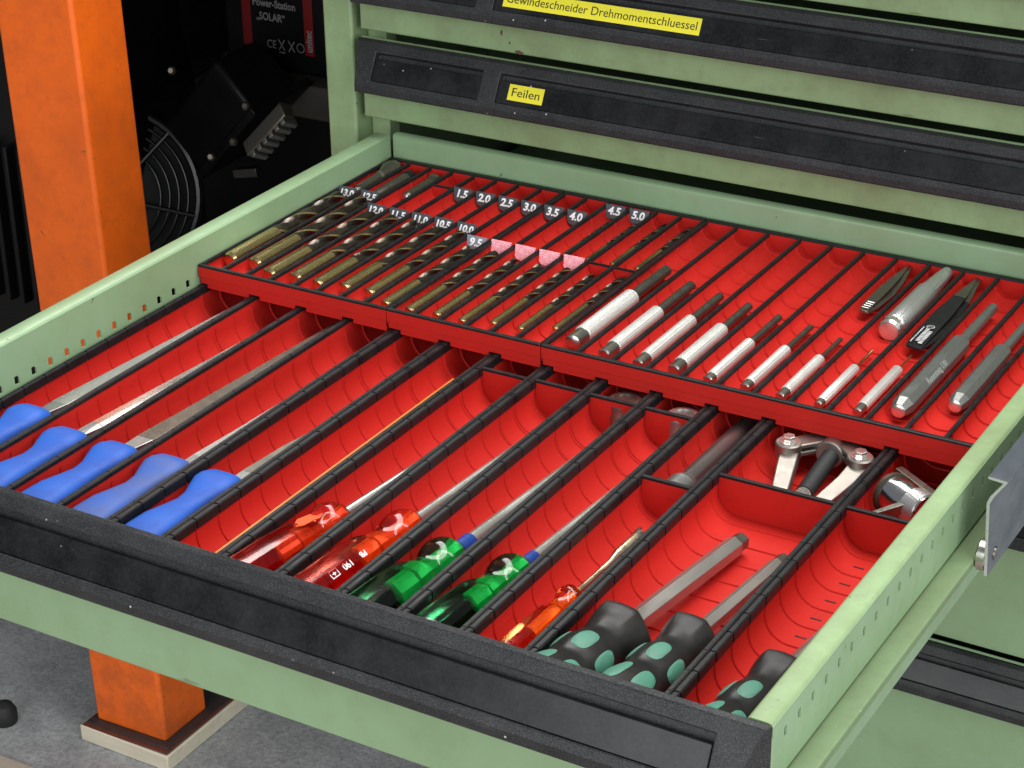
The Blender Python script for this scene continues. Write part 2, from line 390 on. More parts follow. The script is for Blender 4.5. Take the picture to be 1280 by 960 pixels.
def closed_drawer(label, zb, zt, hs=0.92, channels=None, strip=None, handle=True, mat=GREEN_D):
    d = thing('closed_drawer', (315, YC, zb), label, 'drawer', 'closed drawers of the green cabinet')
    MB().box(-32, 660, YC, YC+3, zb, zt).build('front_panel', mat, d, bevel=1.4)
    MB().box(-10, 640, YC+3.2, 1200, zb+10, zb+12).build('drawer_tray', GREEN, d, smooth=0)
    if handle:
        zh = zt+0.6
        h, A, B, n = build_handle(d, YC-4.0, zh, hs, -31, 659, 8, 8, channels, channels)
        MB().box(-30, 658, YC-4.4, YC+0.2, zh-44*hs, zh-2).build('handle_backing', BLACKP, h, smooth=0)
        return d, h, A, B, n
    return d
chs = [(-9.0, 95.0), (111.0, 642.0)]
dF = closed_drawer('closed green drawer with small yellow label reading Feilen', 8.5, 79.3, channels=chs)
dG = closed_drawer('closed green drawer with long yellow label on its black handle', 85.0, 155.8, channels=chs)
closed_drawer('closed green drawer directly above the long yellow label', 161.5, 232.3, channels=chs)
closed_drawer('closed green drawer right below the pulled-out drawer', -190, -110, channels=chs, mat=GREEN)
closed_drawer('tall closed green drawer behind the galvanised rail', -345.5, -194.5, channels=chs, mat=GREEN)
closed_drawer('lowest closed green drawer with dusty black handle', -560, -350.5, channels=chs, mat=GREEN)

def drawer_label(dr, body, x0, x1, size, xs):
    d, h, A, B, n = dr
    dd = B-A
    def P(t, k): q = A + dd*t + n*k; return q
    a = P(0.42, -1.05); b = P(0.78, -1.05)
    nn = n*0.25
    lab = MB().prism_x([(a.x, a.y), (b.x, b.y), (b.x+nn.x, b.y+nn.y), (a.x+nn.x, a.y+nn.y)], x0, x1).build('yellow_label', YELLOW, d, smooth=0)
    c = P(0.60, -0.72)
    m = frame(((x0+x1)/2, c.x, c.y), (1, 0, 0), (0, -dd.x, -dd.y))
    text('lettering', body, size, m, INK, lab, shear=0.0, xs=xs)
CHIP = mat_plain('bared_primer', (0.12, 0.055, 0.035), 0.7)
def chip(parent, cx, cz, rx, rz, seed):
    rnd = random.Random(seed); n = 9
    ring = [(cx+rx*math.cos(2*math.pi*k/n)*rnd.uniform(0.6, 1.1), cz+rz*math.sin(2*math.pi*k/n)*rnd.uniform(0.6, 1.1)) for k in range(n)]
    MB().loft([[(x, y, z) for x, z in ring] for y in (YC-0.08, YC+0.3)]).build('paint_chip', CHIP, parent, smooth=0)
chip(dG[0], 105.5, 101.0, 1.5, 2.8, 1); chip(dG[0], 121.5, 87.0, 4.6, 1.8, 2); chip(dG[0], 113.0, 93.5, 1.0, 1.3, 3)
drawer_label(dF, 'Feilen', 121.5, 153.5, 9.8, 1.16)
drawer_label(dG, 'Gewindeschneider Drehmomentschluessel', 119, 290, 9.6, 1.0)

# ------------------------------------------------------------------ the open drawer
dr = thing('open_drawer', (W/2, D/2, -93), 'pulled-out green steel drawer full of hand tools', 'drawer')
# left wall: folded sheet with a row of punched holes
zh, y0h = -31.0, 158.1
mb = MB(); holes = [y0h+17*i for i in range(-8, 26)]
mb.box(-1.3, 0, 5, D, -27.6, -1.5); mb.box(-1.3, 0, 5, D, -93, -34.0)
prev = 5
for h in holes:
    mb.box(-1.3, 0, prev, h-2.4, -34.0, -27.6); prev = h+2.4
    mb.add([(x, y, z) for x in (-1.3, 0) for y, z in ((h-2.4, -34), (h-0.9, -34), (h-2.4, -32.2))], [(0,1,2),(3,5,4),(0,3,4,1),(1,4,5,2)]); mb.add([(x, y, z) for x in (-1.3, 0) for y, z in ((h+2.4, -27.6), (h+0.6, -27.6), (h+2.4, -29.6))], [(0,1,2),(3,5,4),(0,3,4,1),(1,4,5,2)])
mb.box(-1.3, 0, prev, D, -34.0, -27.6)
mb.build('inner_side_sheet', GREEN, dr, smooth=0)
MB().prism_y([(0, -2.2), (-0.8, -0.7), (-2.2, 0), (-13.2, 0), (-14.6, -0.7), (-15.4, -2.2), (-15.4, -14), (-14.2, -14), (-14.2, -1.6), (-0.2, -1.6)], 1, D).build('side_wall', GREEN, dr, smooth=50)
# right wall
zs, ys = -14.0, 17.1
mb = MB(); sl = [ys+17*i for i in range(0, 35)]
x1 = W+14.2
mb.box(x1-1.3, x1, 1, D, -11.0, -2.0); mb.box(x1-1.3, x1, 1, D, -38.5, -16.8)
prev = 1
for h in sl:
    mb.box(x1-1.3, x1, prev, h-1.6, -16.8, -11.0); prev = h+1.6
mb.box(x1-1.3, x1, prev, D, -16.8, -11.0)
mb.build('outer_side_sheet', GREEN, dr, smooth=0)
mb = MB()
for h in sl:   # bent tongue half closing every slot
    mb.add([(x1-0.35, h+1.6, -12.4), (x1-0.35, h+1.6, -16.8), (x1-0.35, h+1.0, -16.8), (x1-0.35, h+0.6, -13.2), (x1-1.2, h+1.6, -12.4), (x1-1.2, h+1.6, -16.8), (x1-1.2, h+1.0, -16.8), (x1-1.2, h+0.6, -13.2)],
           [(0,1,2,3), (7,6,5,4), (0,3,7,4), (1,0,4,5), (2,1,5,6), (3,2,6,7)])
mb.build('slot_tongues', GREEN, dr, smooth=0)
MB().prism_y([(W, -2.4), (W+0.8, -0.8), (W+2.4, 0), (x1-2.6, 0), (x1-0.9, -0.8), (x1, -2.4), (x1-1.3, -2.4), (W+1.3, -2.4)], 1, D).build('side_wall', GREEN_D, dr, smooth=50)
MB().box(W, W+1.3, 1, D, -93, -2.6).build('inner_side_sheet', GREEN, dr, smooth=0)
MB().prism_y([(W+2, -41.5), (W+25.6, -41.5), (W+26.4, -42.2), (W+26.4, -47), (W+25, -47), (W+25, -43), (W+2, -43)], 2, D).build('runner_flange', GREEN_F, dr, smooth=0, bevel=0.35)
MB().box(W+1.4, W+9, 3, D, -92, -43.2).build('runner_web', GREEN, dr, smooth=0)
# back wall
MB().prism_x([(D+3, -93), (D+3, -3), (D+3.4, -1.2), (D+5, 0), (D+11, 0), (D+11, -93)], 0.6, W-0.2).build('back_wall', GREEN, dr, smooth=50, bevel=0.4)
MB().box(-1, W+1, 2, D+10, -93, -91).build('drawer_bottom', GREEN, dr, smooth=0)
MB().box(-30, W+14.6, 0.2, 2.0, -97.4, -8).build('front_panel', GREEN, dr, bevel=1.0)
build_handle(dr, -0.6+0.6, 0, 1.0, -30, W+14.6, 8, 14, [(-8, 96), (112, 603)], [(-8, 96), (112, 603)])

# ------------------------------------------------------------------ galvanised telescopic rail
rail = thing('slide_rail', (648, 262, -49), 'galvanised sheet steel slide rail with roller beside the drawer', 'rail')
YR = 262
prof = [(645.4, 13.4), (654.4, 12.6), (647.6, 2.6), (645.8, -2.2), (648.2, -50)]
outer = [(645.4, 15.0), (657.2, 14.2), (649.6, 2.4), (647.6, -2.6), (650.0, -50.2)]
mb = MB().loft([[(x, YR, z) for x, z in prof+outer[::-1]], [(x, 780, z) for x, z in prof+outer[::-1]]])
mb.m[-2] = 1
mb.build('rail_sheet', [GALV, CUTEDGE], rail, smooth=0)
MB().lathe((641.6, 271, -41.5), (648, 271, -41.5), [(0, 8.6), (0.8, 9.6), (5.6, 9.6), (6.4, 8.6)], 32).build('roller', STEEL, rail)
MB().lathe((649.4, 276, -42), (652, 276, -42), [(0, 4.4), (1.0, 4.2), (1.05, 2.6), (0.6, 1.2)], 24).build('rivet', DARKSTEEL, rail)

# ------------------------------------------------------------------ trough helpers
def slot_profile(x0, x1, zt, zf, R):
    pts = [(x0, zt)]
    for k in range(7):
        a = math.pi*(1+k/12.0); pts.append((x0+R+R*math.cos(a), zf+R+R*math.sin(a)))
    for k in range(7):
        a = math.pi*(1.5+k/12.0); pts.append((x1-R+R*math.cos(a), zf+R+R*math.sin(a)))
    pts.append((x1, zt)); return pts
def slot_body(mb, x0, x1, y0, y1, zt, zf, R, t, ribs, rw=1.05, rh=0.95, drop=5.2):
    pts = slot_profile(x0, x1, zt, zf, R)
    ring = pts + [(x1+t, zt), (x1+t, zf-1.2), (x0-t, zf-1.2), (x0-t, zt)]
    n = len(ring)
    secs = [[(x, y, z) for x, z in ring] for y in (y0, y1)]
    mb.loft(secs, caps=False)
    mb.box(x0-t, x1+t, y0-1.3, y0, zf-1.2, zt); mb.box(x0-t, x1+t, y1, y1+1.3, zf-1.2, zt)
    cx = (x0+x1)/2; cz = zt
    inner = []
    for i, (x, z) in enumerate(pts):
        a = Vector(pts[max(i-1, 0)]); b = Vector(pts[min(i+1, len(pts)-1)]); d = (b-a).normalized()
        inner.append((x-d.y*rh, z+d.x*rh))
    pts = [(pts[0][0], zt-drop)]+pts[1:-1]+[(pts[-1][0], zt-drop)]; inner = [(inner[0][0], zt-drop)]+inner[1:-1]+[(inner[-1][0], zt-drop)]
    for y in ribs:
        if y-rw < y0 or y+rw > y1: continue
        vs = []
        for (x, z), (xi, zi) in zip(pts, inner):
            vs += [(x, y-rw, z), (xi, y-rw*0.5, zi), (xi, y+rw*0.5, zi), (x, y+rw, z)]
        fs = []
        for i in range(len(pts)-1):
            for j in range(3): fs.append((i*4+j, i*4+j+1, i*4+4+j+1, i*4+4+j))
        mb.add(vs, fs)
def rim_segments(mb, xl, xr, ztop, zlow, y0, y1, marks, gap=0.7, core=0.6):
    """black cap on a wall: one continuous core and proud segments between the rib marks"""
    mb.box(xl+core, xr-core, y0, y1, zlow+0.4, ztop-core)
    ys = [y0]+[m for m in marks if y0+3 < m < y1-3]+[y1]
    for a, b in zip(ys[:-1], ys[1:]):
        a2, b2 = a+gap, b-gap
        mb.loft([[(xl, y, zlow), (xl, y, ztop-0.7), (xl+0.7, y, ztop), (xr-0.9, y, ztop), (xr, y, ztop-0.9), (xr, y, zlow)] for y in (a2, b2)])

# ------------------------------------------------------------------ lower troughs
rib_l = [22.0+PITCH*k-0.5 for k in range(-1, 29)]
rib_l = [157.5+PITCH*k for k in range(-7, 22)] + [286.9+0.4, 306.2+0.4]
rib_l = sorted(y for y in rib_l if not (288 < y < 305 and abs(y-296) > 6))
YL0, YL1 = 4.0, 616.0
def trough(label, x0, x1, sub=(), cross=(), wide=False):
    t = thing('plastic_trough', ((x0+x1)/2, 300, FLOOR_L-1.2), label, 'trough', 'red plastic troughs in the drawer')
    edges = [x0]+list(sub)+[x1]
    b = MB()
    for i, (a, c) in enumerate(zip(edges[:-1], edges[1:])):
        L = a+(3.4 if i == 0 else 1.6); R_ = c-(3.0 if i == len(edges)-2 else 1.6)
        slot_body(b, L, R_, YL0+1.4, YL1-1.4, RIM_L-1.5, FLOOR_L, 17.0 if not wide else 16.0, 1.3 if i else 1.2, rib_l)
    b.build('trough_body', RED, t, smooth=40)
    r = MB(); rim_segments(r, x0+0.1, x0+4.3, RIM_L+0.2, RIM_L-6.5, YL0, YL1, rib_l); r.build('rim', BLACKP, t, smooth=0, bevel=0.25)
    r = MB(); rim_segments(r, x1-3.6, x1-0.1, RIM_L-0.3, RIM_L-4.5, YL0, YL1, rib_l, 0.25, 0.3); r.build('rim', BLACKP, t, smooth=0, bevel=0.25)
    for s_ in sub:
        r = MB(); rim_segments(r, s_-2.1, s_+2.1, RIM_L, RIM_L-3.2, YL0, YL1, rib_l, 0.3, 0.3); r.build('divider_rim', BLACKP, t, smooth=0, bevel=0.25)
    for y in cross:
        pr = slot_profile(x0+3.7, x1-3.3, RIM_L-1.2, FLOOR_L+0.2, 16.0)
        c = MB().prism_y(pr, y-0.9, y+0.9).build('cross_divider', RED, t, smooth=0)
        MB().box(x0+3.9, x1-3.4, y-1.4, y+1.4, RIM_L-2.6, RIM_L-0.4).build('divider_edge', BLACKP, c, smooth=0, bevel=0.4)
    return t
trough('four-channel red plastic tray under the blue-handled files', 2.0, 175.2, (50.5, 92.8, 134.6))
trough('red trough holding the blue-handled file nearest the thin orange strip', 175.6, 217.0)
trough('empty-looking red trough with a thin orange strip along its side', 217.4, 258.8)
trough('red trough under the red screwdriver with an orange tag', 259.2, 300.6, cross=(336,))
trough('red trough under the red screwdriver with white print', 301.0, 343.2, cross=(337,))
trough('red trough under the larger bright green screwdriver', 343.6, 384.8, cross=(336,))
trough('red trough under the darker green screwdriver', 385.2, 425.9, cross=(336,))
trough('red trough holding the short orange nut driver', 426.3, 467.0, cross=(251.5,))
trough('wide red trough with two hex drivers and a puller', 467.4, 552.0, cross=(276.5,), wide=True)
tl = trough('red trough against the right drawer wall with one mint-and-black grip', 552.4, 613.8, cross=(276.0,), wide=True)
mb = MB()
for y in rib_l:
    if y < 265: mb.box(570.5, 577.5, y+10.2, y+11.3, FLOOR_L-0.6, FLOOR_L+0.25)
mb.build('drain_slots', BLACKP, tl, smooth=0)

# ------------------------------------------------------------------ upper trays
rib_u = [367.5+PITCH*k for k in range(0, 12)]
YU0, YU1 = 356.5, 619.5
def upper_tray(name, label, edges, cross=()):
    x0, x1 = edges[0], edges[-1]
    t = thing(name, ((x0+x1)/2, 490, FLOOR_U-1.2), label, 'tray', 'shallow red trays across the back of the drawer')
    b = MB()
    for i, (a, c) in enumerate(zip(edges[:-1], edges[1:])):
        slot_body(b, a+1.3, c-1.3, YU0+4.2, YU1-3.4, RIM_U-1.2, FLOOR_U, 8.0 if c-a < 24 else 9.5, 1.25, rib_u, 0.95, 1.25, 1.4)
    b.build('tray_body', RED, t, smooth=40)
    f = MB()
    f.box(x0+0.15, x1-0.15, YU0, YU0+2.2, -29.2, RIM_U-0.6); f.box(x0+0.9, x1-0.9, YU0+1.0, YU0+2.2, -34.4, -29.3)
    f.build('front_face', RED, t, smooth=0, bevel=0.35)
    f = MB()
    lows = [2.0, 50.5, 92.8, 134.6, 175.4, 217.2, 259, 300.8, 343.4, 385, 426.1, 467.2, 552.2, 613.8]
    for a, c in zip(lows[:-1], lows[1:]):
        a2, c2 = max(a+5.5, x0+1), min(c-4.5, x1-1)
        if c2-a2 > 6: f.box(a2, c2, YU0+1.6, YU0+4.0, -37.8, -34.2)
    f.build('foot_lip', RED, t, smooth=0, bevel=0.3)
    r = MB()
    r.box(x0+0.1, x1-0.1, YU0-0.25, YU0+3.2, RIM_U-2.0, RIM_U); r.build('front_rim', BLACKP, t, smooth=0, bevel=0.6)
    MB().box(x0+0.1, x1-0.1, YU1-3.2, YU1+2.2, RIM_U-3.5, RIM_U+0.1).build('back_rim', BLACKP, t, smooth=0, bevel=0.6)
    for i, e in enumerate(edges):
        last = i in (0, len(edges)-1)
        xl, xr = (e-1.45, e+1.45)
        if i == 0: xl, xr = e+0.1, e+2.4
        if i == len(edges)-1: xl, xr = e-2.2, e-0.1
        r = MB(); rim_segments(r, xl, xr, RIM_U-0.15, RIM_U-3.0, YU0+3.25, YU1-3.25, rib_u, 0.2, 0.35)
        r.build('divider', BLACKP, t, smooth=0)
    for i, y in cross:
        a, c = edges[i], edges[i+1]
        pr = slot_profile(a+1.5, c-1.5, RIM_U-1.4, FLOOR_U+0.15, 8.0)
        cd = MB().prism_y(pr, y-0.6, y+0.6).build('cross_divider', RED, t, smooth=0)
        MB().box(a+1.9, c-1.9, y-0.9, y+0.9, RIM_U-2.0, RIM_U-0.5).build('divider_edge', BLACKP, cd, smooth=0)
    return t
E21 = [1.0+21.14*k for k in range(15)]
edges1 = E21[:8]+[E21[8]-0.15]; edges2 = [E21[8]+0.15]+E21[9:]
E3 = [297.4]+[324.0, 350.8, 377.2, 403.0, 429.0, 455.2, 481.0, 507.2, 533.6, 560.6, 586.8, 613.2]
upper_tray('drill_tray', 'shallow red tray holding the thickest drills in the back corner', edges1, cross=((3, 584),))
upper_tray('drill_tray', 'shallow red tray with pink cards and the thinner drills', edges2, cross=((4, 502), (5, 502)))
upper_tray('punch_tray', 'shallow red tray holding pin punches and tweezers', E3)
cen = [(a+b)/2 for a, b in zip(E21[:-1], E21[1:])]
c3 = [(a+b)/2 for a, b in zip(E3[:-1], E3[1:])]

# ------------------------------------------------------------------ size cards
def size_card(k, y, body, mat, label, printed=True):
    x0, x1 = E21[k]+1.7, E21[k+1]-1.7
    zt, zb = RIM_U+1.4, RIM_U-9.0
    c = thing('size_label', ((x0+x1)/2, y, zb), label, 'label', 'size cards in the drill slots')
    tilt = 4.0
    pr = [(x0, zt)]
    for q in range(5):
        a = math.pi*(1+q/8.0); pr.append((x0+5.0+4.0*math.cos(a), zb+4.0+4.0*math.sin(a)))
    for q in range(5):
        a = math.pi*(1.5+q/8.0); pr.append((x1-5.0+4.0*math.cos(a), zb+4.0+4.0*math.sin(a)))
    pr.append((x1, zt))
    def yy(z): return y + tilt*(z-zb)/(zt-zb)
    card = MB().loft([[(x, yy(z)+d, z) for x, z in pr] for d in (0, 0.8)]).build('card', mat, c, smooth=0)
    if printed:
        zc = zb+5.9
        m = frame(((x0+x1)/2-0.7, yy(zc)-0.08, zc), (1, 0, 0), (0, tilt, zt-zb))
        text('lettering', body, 8.6 if len(body) < 4 else 7.6, m, WHITE, c, shear=0.14, bold=0.30, xs=1.05)
ordn = ['closest', 'second', 'third', 'fourth', 'fifth', 'sixth', 'seventh']
for k, y, b in [(0, 537, '13.0'), (1, 538, '12.5')]+[(2+i, 516, s_) for i, s_ in enumerate(['12.0', '11.5', '11.0', '10.5', '10.0'])]:
    size_card(k, y, b, CARD, 'dark card reading %s behind its drill, %s card %s the side wall' % (b, ordn[k], 'to' if k == 0 else 'from'))
size_card(7, 496, '9.5', CARD_L, 'pale grey card reading 9.5 behind its drill bit')
for i, s_ in enumerate(['next to the card reading 9.5', 'second from the card reading 9.5', 'third from the card reading 9.5', 'beside the slot with the thin cross divider']):
    size_card(8+i, 497, '', PINK, 'blank glittery pink card ' + s_, False)
for i, (s_, w_) in enumerate(zip(['1.5', '2.0', '2.5', '3.0', '3.5', '4.0'], ['first', 'second', 'third', 'fourth', 'fifth', 'last'])):
    size_card(4+i, 579, s_, CARD, 'dark card reading %s, %s of the row above empty slots' % (s_, w_))
for i, (s_, w_) in enumerate(zip(['4.5', '5.0'], ['next to the empty slot', 'next to the slots without cards'])):
    size_card(10+i, 604, s_, CARD, 'dark card reading %s against the back rim, %s' % (s_, w_))

# ------------------------------------------------------------------ drills
def drill(x, z, r, ya, yb_, yc, label, ph):
    """ya shank end, yb_ shank/flute border, yc tip"""
    t = thing('drill_bit', (x, (ya+yc)/2, z-r), label, 'drill bit', 'twist drills in the shallow trays')
    L = yb_-ya
    MB().lathe((x, ya, z), (x, yc, z), [(0, r*0.55), (0.25, r*0.72), (r*0.35, r*0.98), (L, r*0.98)], 28).build('shank', BRONZE, t)
    n = 40; base = []
    for k in range(n):
        a = 2*math.pi*k/n
        u = (a % math.pi)/math.pi            # two flutes
        if u < 0.54: f = 1.0
        else:
            q = (u-0.54)/0.46; f = 1.0-0.60*math.sin(math.pi*q)**0.8
        base.append((a, f, u))
    secs = []; Lf = yc-yb_; ns = max(24, int(Lf/1.6)); pitch = r*2*6.4
    mis = [1 if (b[2] < 0.075 or b[2] > 0.955) else 0 for b in base]
    for i in range(ns+1):
        s_ = Lf*i/ns; y = yb_+s_
        tip = r*0.62
        k = 1.0 if s_ < Lf-tip else max((Lf-s_)/tip, 0.06)
        fl = min(1.0, s_/(r*1.7))            # flute runs out into the shank
        ring = []
        for a, f, u in base:
            rr = r*k*(1-(1-f)*fl); aa = a + ph - 2*math.pi*s_/pitch
            ring.append((x+rr*math.cos(aa), y, z+rr*math.sin(aa)))
        secs.append(ring)
    MB().loft(secs, mis=mis).build('flute', [FLUTE, LAND], t, smooth=50)
ends = [(382,441,533),(384,438,535),(373,423,514),(377,424,514),(376,424,513),(381,426,514),(382,432,513),(371,414,492),(370,416,493),(373,416,488),(373,417,490),(381,427,494),(383,427,493),(396,441,500)]
dia = [13.0,12.5,12.0,11.5,11.0,10.5,10.0,9.5,9.0,8.5,8.0,7.5,7.0,6.5]
names_old = ['thickest dark drill bit with bronze shank beside the drawer side wall', 'thick drill bit pointing at the card reading 12.5', 'drill bit pointing at the card reading 12.0',
 'drill bit pointing at the card reading 11.5', 'drill bit pointing at the card reading 11.0', 'drill bit pointing at the card reading 10.5', 'drill bit pointing at the card reading 10.0',
 'drill bit pointing at the card reading 9.5', 'drill bit at the first pink card, next to the card reading 9.5', 'drill bit at the second pink card from the card reading 9.5', 'drill bit at the third pink card from the card reading 9.5',
 'drill bit at the last pink card', 'slim drill bit without a card, second slot from the punch tray', 'slimmest long drill bit, in the slot beside the thick-headed punch']
names = [names_old[0]]+['%s drill bit from the side wall, tip at the card reading %s' % (w_, c_) for w_, c_ in zip(['second', 'third', 'fourth', 'fifth', 'sixth', 'seventh', 'eighth'], ['12.5', '12.0', '11.5', '11.0', '10.5', '10.0', '9.5'])]+names_old[8:]
for k in range(14):
    r = dia[k]/2
    drill(cen[k]-(0.6 if k == 0 else 0), FLOOR_U+1.6+r, r, *ends[k], names[k], 0.6+k*1.3)
small = [(10, 2.2, 520, 550, 598, 'thinnest dark drill bit, under the card reading 4.5'), (11, 2.5, 521, 552, 600, 'thin dark drill bit with its tip hidden by the card reading 5.0'),
         (12, 2.8, 521, 556, 612, 'thin dark drill bit behind the thin cross divider'), (13, 3.1, 521, 560, 614, 'thin dark drill bit along the edge of the punch tray')]
for k, r, a, b, c, lb in small: drill(cen[k], FLOOR_U+0.2+r, r, a, b, c, lb, k*0.9)
# countersinks and counterbore in the corner
def bitx(x, z, lab, segs, name='countersink'):
    t = thing(name, (x, segs[0][1][0][0], FLOOR_U), lab, 'countersink', 'cutters in the back corner of the drill tray')
    for nm, prof, mat, n in segs:
        y0 = prof[0][0]
        MB().lathe((x, y0, z), (x, y0+1, z), [(y-y0, r) for y, r in prof], n).build(nm, mat, t, smooth=30)
bitx(cen[0]-1, -25.5, 'dark countersink with flared head in the back corner', [('tip', [(553, 1.5), (554, 3.0), (556, 3.2), (558, 4.2)], BRIGHT, 20), ('shank', [(556, 4.4), (588, 5.0)], DARKSTEEL, 24),
   ('collar', [(587.5, 5.8), (590, 5.8)], STEEL, 24), ('head', [(589.8, 5.6), (592, 5.8), (602, 9.0), (608, 9.2), (612, 8.2), (614, 5)], DARKSTEEL, 14)])
bitx(cen[1]-1.4, -25.3, 'slim dark reamer with a polished stripe beside the flared countersink', [('shank', [(545, 3.6), (547, 4.6), (597, 5.4)], DARKSTEEL, 12), ('collar', [(596.5, 5.9), (601, 6.2), (602, 5.0), (605, 5.0)], BLACKP, 24)], 'reamer')
bitx(cen[2]-0.6, -26.6, 'short dark countersink with jagged cutting head', [('tip', [(561, 2.2), (562, 3.6), (565, 4.4)], STEEL, 24), ('shank', [(565, 4.5), (600, 4.7)], DARKSTEEL, 24), ('head', [(600, 4.4), (603, 6.2), (608, 6.2), (612, 3.0)], DARKSTEEL, 6)])

# ------------------------------------------------------------------ pin punches
pp = [(377,392,466,523,6.5,4.3), (372,387,454,509,5.3,3.8), (371,384,454,502,4.7,3.3), (373,385,449,495,5.3,3.1), (372,379,440,490,4.2,2.6), (374,382,442,486,4.1,2.2), (373,383,440,477,3.9,1.8), (375,381,439,470,3.5,1.1), (377,387,450,476,3.7,0.8)]
plab = ['largest white-sleeved pin punch, right beside the drill trays', 'second white-sleeved pin punch from the drill trays', 'third white-sleeved pin punch from the drill trays', 'fourth white-sleeved pin punch from the drill trays', 'fifth white-sleeved pin punch from the drill trays',
 'sixth white-sleeved pin punch from the drill trays', 'seventh white-sleeved pin punch, in the slot below the small tweezers', 'thin-pinned white punch in the same slot as the silver centre punch', 'white punch with hair-thin pin, below the black tweezers']
for k, (a, b, c, d, r, q) in enumerate(pp):
    x = c3[k]+(0.6 if k else 0); z = FLOOR_U+1.5+r
    t = thing('pin_punch', (x, (a+d)/2, z-r), plab[k], 'punch', 'white-sleeved pin punches')
    MB().lathe((x, a, z), (x, d, z), [(0, r*0.72), (0.9, r*0.92), (3, r*0.92), (b-a+0.4, r*0.92)], 28).build('striking_end', STEEL, t)
    MB().lathe((x, b, z), (x, d, z), [(0, r*0.9), (0.7, r*1.04), (c-b-1.0, r*1.04), (c-b, r*0.85), (c-b+0.3, q*1.0)], 32).build('sleeve', KNURL, t)
    MB().lathe((x, c, z), (x, d, z), [(0, q), (d-c-0.6, q), (d-c, q*0.8)], 20).build('pin', DARKSTEEL if q > 1.5 else BRONZE, t)

# hexagonal drift punches
def oct_punch(x, a, b, c, r, q, lab, body=None):
    z = FLOOR_U+1.4+r
    t = thing('drift_punch', (x, (a+c)/2, z-r), lab, 'punch', 'grey octagonal drift punches')
    bd = MB().lathe((x, a, z), (x, c, z), [(0, r*0.62), (0.8, r*0.70), (9, r), (b-a-8, r), (b-a, q*1.15), (b-a+1, q*1.1)], 8, phase=math.pi/8).build('body', GREYSTEEL, t, smooth=0, bevel=0.3)
    MB().lathe((x, a-0.4, z), (x, c, z), [(0, r*0.50), (0.5, r*0.62)], 24).build('struck_face', BRIGHT, t)
    MB().lathe((x, b, z), (x, c, z), [(0, q*1.1), (c-b-1, q), (c-b, q*0.85)], 20).build('pin', GREYSTEEL, t)
    if body:
        nrm = Vector((math.sin(math.radians(45)), 0, math.cos(math.radians(45))))
        ap = r*math.cos(math.pi/8)
        p = Vector((x, (a+b)/2-4, z))+nrm*(ap+0.03)
        text('lettering', body, 6.2, frame(p, (0, 1, 0), (-nrm.z, 0, nrm.x)), CUTEDGE, t)
oct_punch(546.0, 385, 508, 571, 7.5, 3.7, 'grey octagonal drift punch with engraved lettering', 'Rennsteig 130')
oct_punch(575.2, 410, 510, 585, 6.9, 3.2, 'grey octagonal drift punch with blank sides, closest to the drawer side')
# silver centre punch
x = 495.2; z = FLOOR_U+8.6
t = thing('centre_punch', (x, 558, FLOOR_U), 'thick silver knurled centre punch between two tweezers', 'punch')
MB().lathe((x, 498, z), (x, 620, z), [(0, 4.5), (0.4, 7.0), (2.5, 8.3), (4.5, 7.6), (11, 7.6)], 32).build('striking_end', BRIGHT, t)
MB().lathe((x, 508.6, z), (x, 620, z), [(0, 7.6), (0.5, 8.5), (1.8, 8.5), (2.2, 8.0)], 32).build('collar', BRIGHT, t)
MB().lathe((x, 510.5, z), (x, 620, z), [(0, 8.0), (1, 8.4), (62, 8.3), (63.5, 7.3)], 32).build('grip', KNURL2, t)
MB().lathe((x, 573.6, z), (x, 620, z), [(0, 7.2), (30, 5.6), (42, 4.6), (43.5, 3.0)], 14).build('point', GREYSTEEL if False else KNURL2, t, smooth=0)
# tweezers
def tweezers(x, ya, yb_, wd, mat, lab, ztop, tipmat=None):
    t = thing('tweezers', (x, (ya+yb_)/2, FLOOR_U), lab, 'tweezers')
    L = yb_-ya
    st = [(0, 0.40), (0.02, 0.46), (0.15, 0.5), (0.45, 0.5), (0.7, 0.34), (0.9, 0.12), (1.0, 0.05)]
    for i, (dx, dz, sp) in enumerate(((-0.8, 0, 0), (1.4, -2.6, 1))):
        secs = []
        for u, hw in st:
            y = ya+L*u; bow = math.sin(math.pi*u)*1.6
            xx = x+dx*(1 if u > 0.1 else 0.2)+(sp*1.6*math.sin(math.pi*min(u*1.1, 1))); zz = ztop+dz*(0.3+0.7*math.sin(math.pi*u))+(bow*0.4 if i == 0 else -bow*0.3)
            h = wd*hw
            secs.append([(xx-h, y, zz-0.7), (xx+h, y, zz-1.3), (xx+h, y, zz-0.1), (xx-h, y, zz+0.6)])
        ob = MB()
        if tipmat:
            ob.loft(secs[:5]); ob.build('blade', mat, t, smooth=40, bevel=0.2)
            MB().loft(secs[4:]).build('tip', tipmat, t, smooth=40)
        else: ob.loft(secs).build('blade', mat, t, smooth=40, bevel=0.2)
    return t
tw = tweezers(466.6, 523, 619, 7.6, DARKSTEEL, 'small dark steel tweezers with a ridged end', -23.0)
for k in range(4): MB().lathe((463.6+0.1*k, 528+k*3.4, -22.6+k*0.12), (469.5, 528.6+k*3.4, -23.2+k*0.12), [(0, 0.5), (5.0, 0.5)], 8).build('grip_ridge', STEEL, tw)
tb = tweezers(519.6, 482, 617, 13.0, BLACKP, 'large matt black tweezers with white print', -22.6, DARKSTEEL)
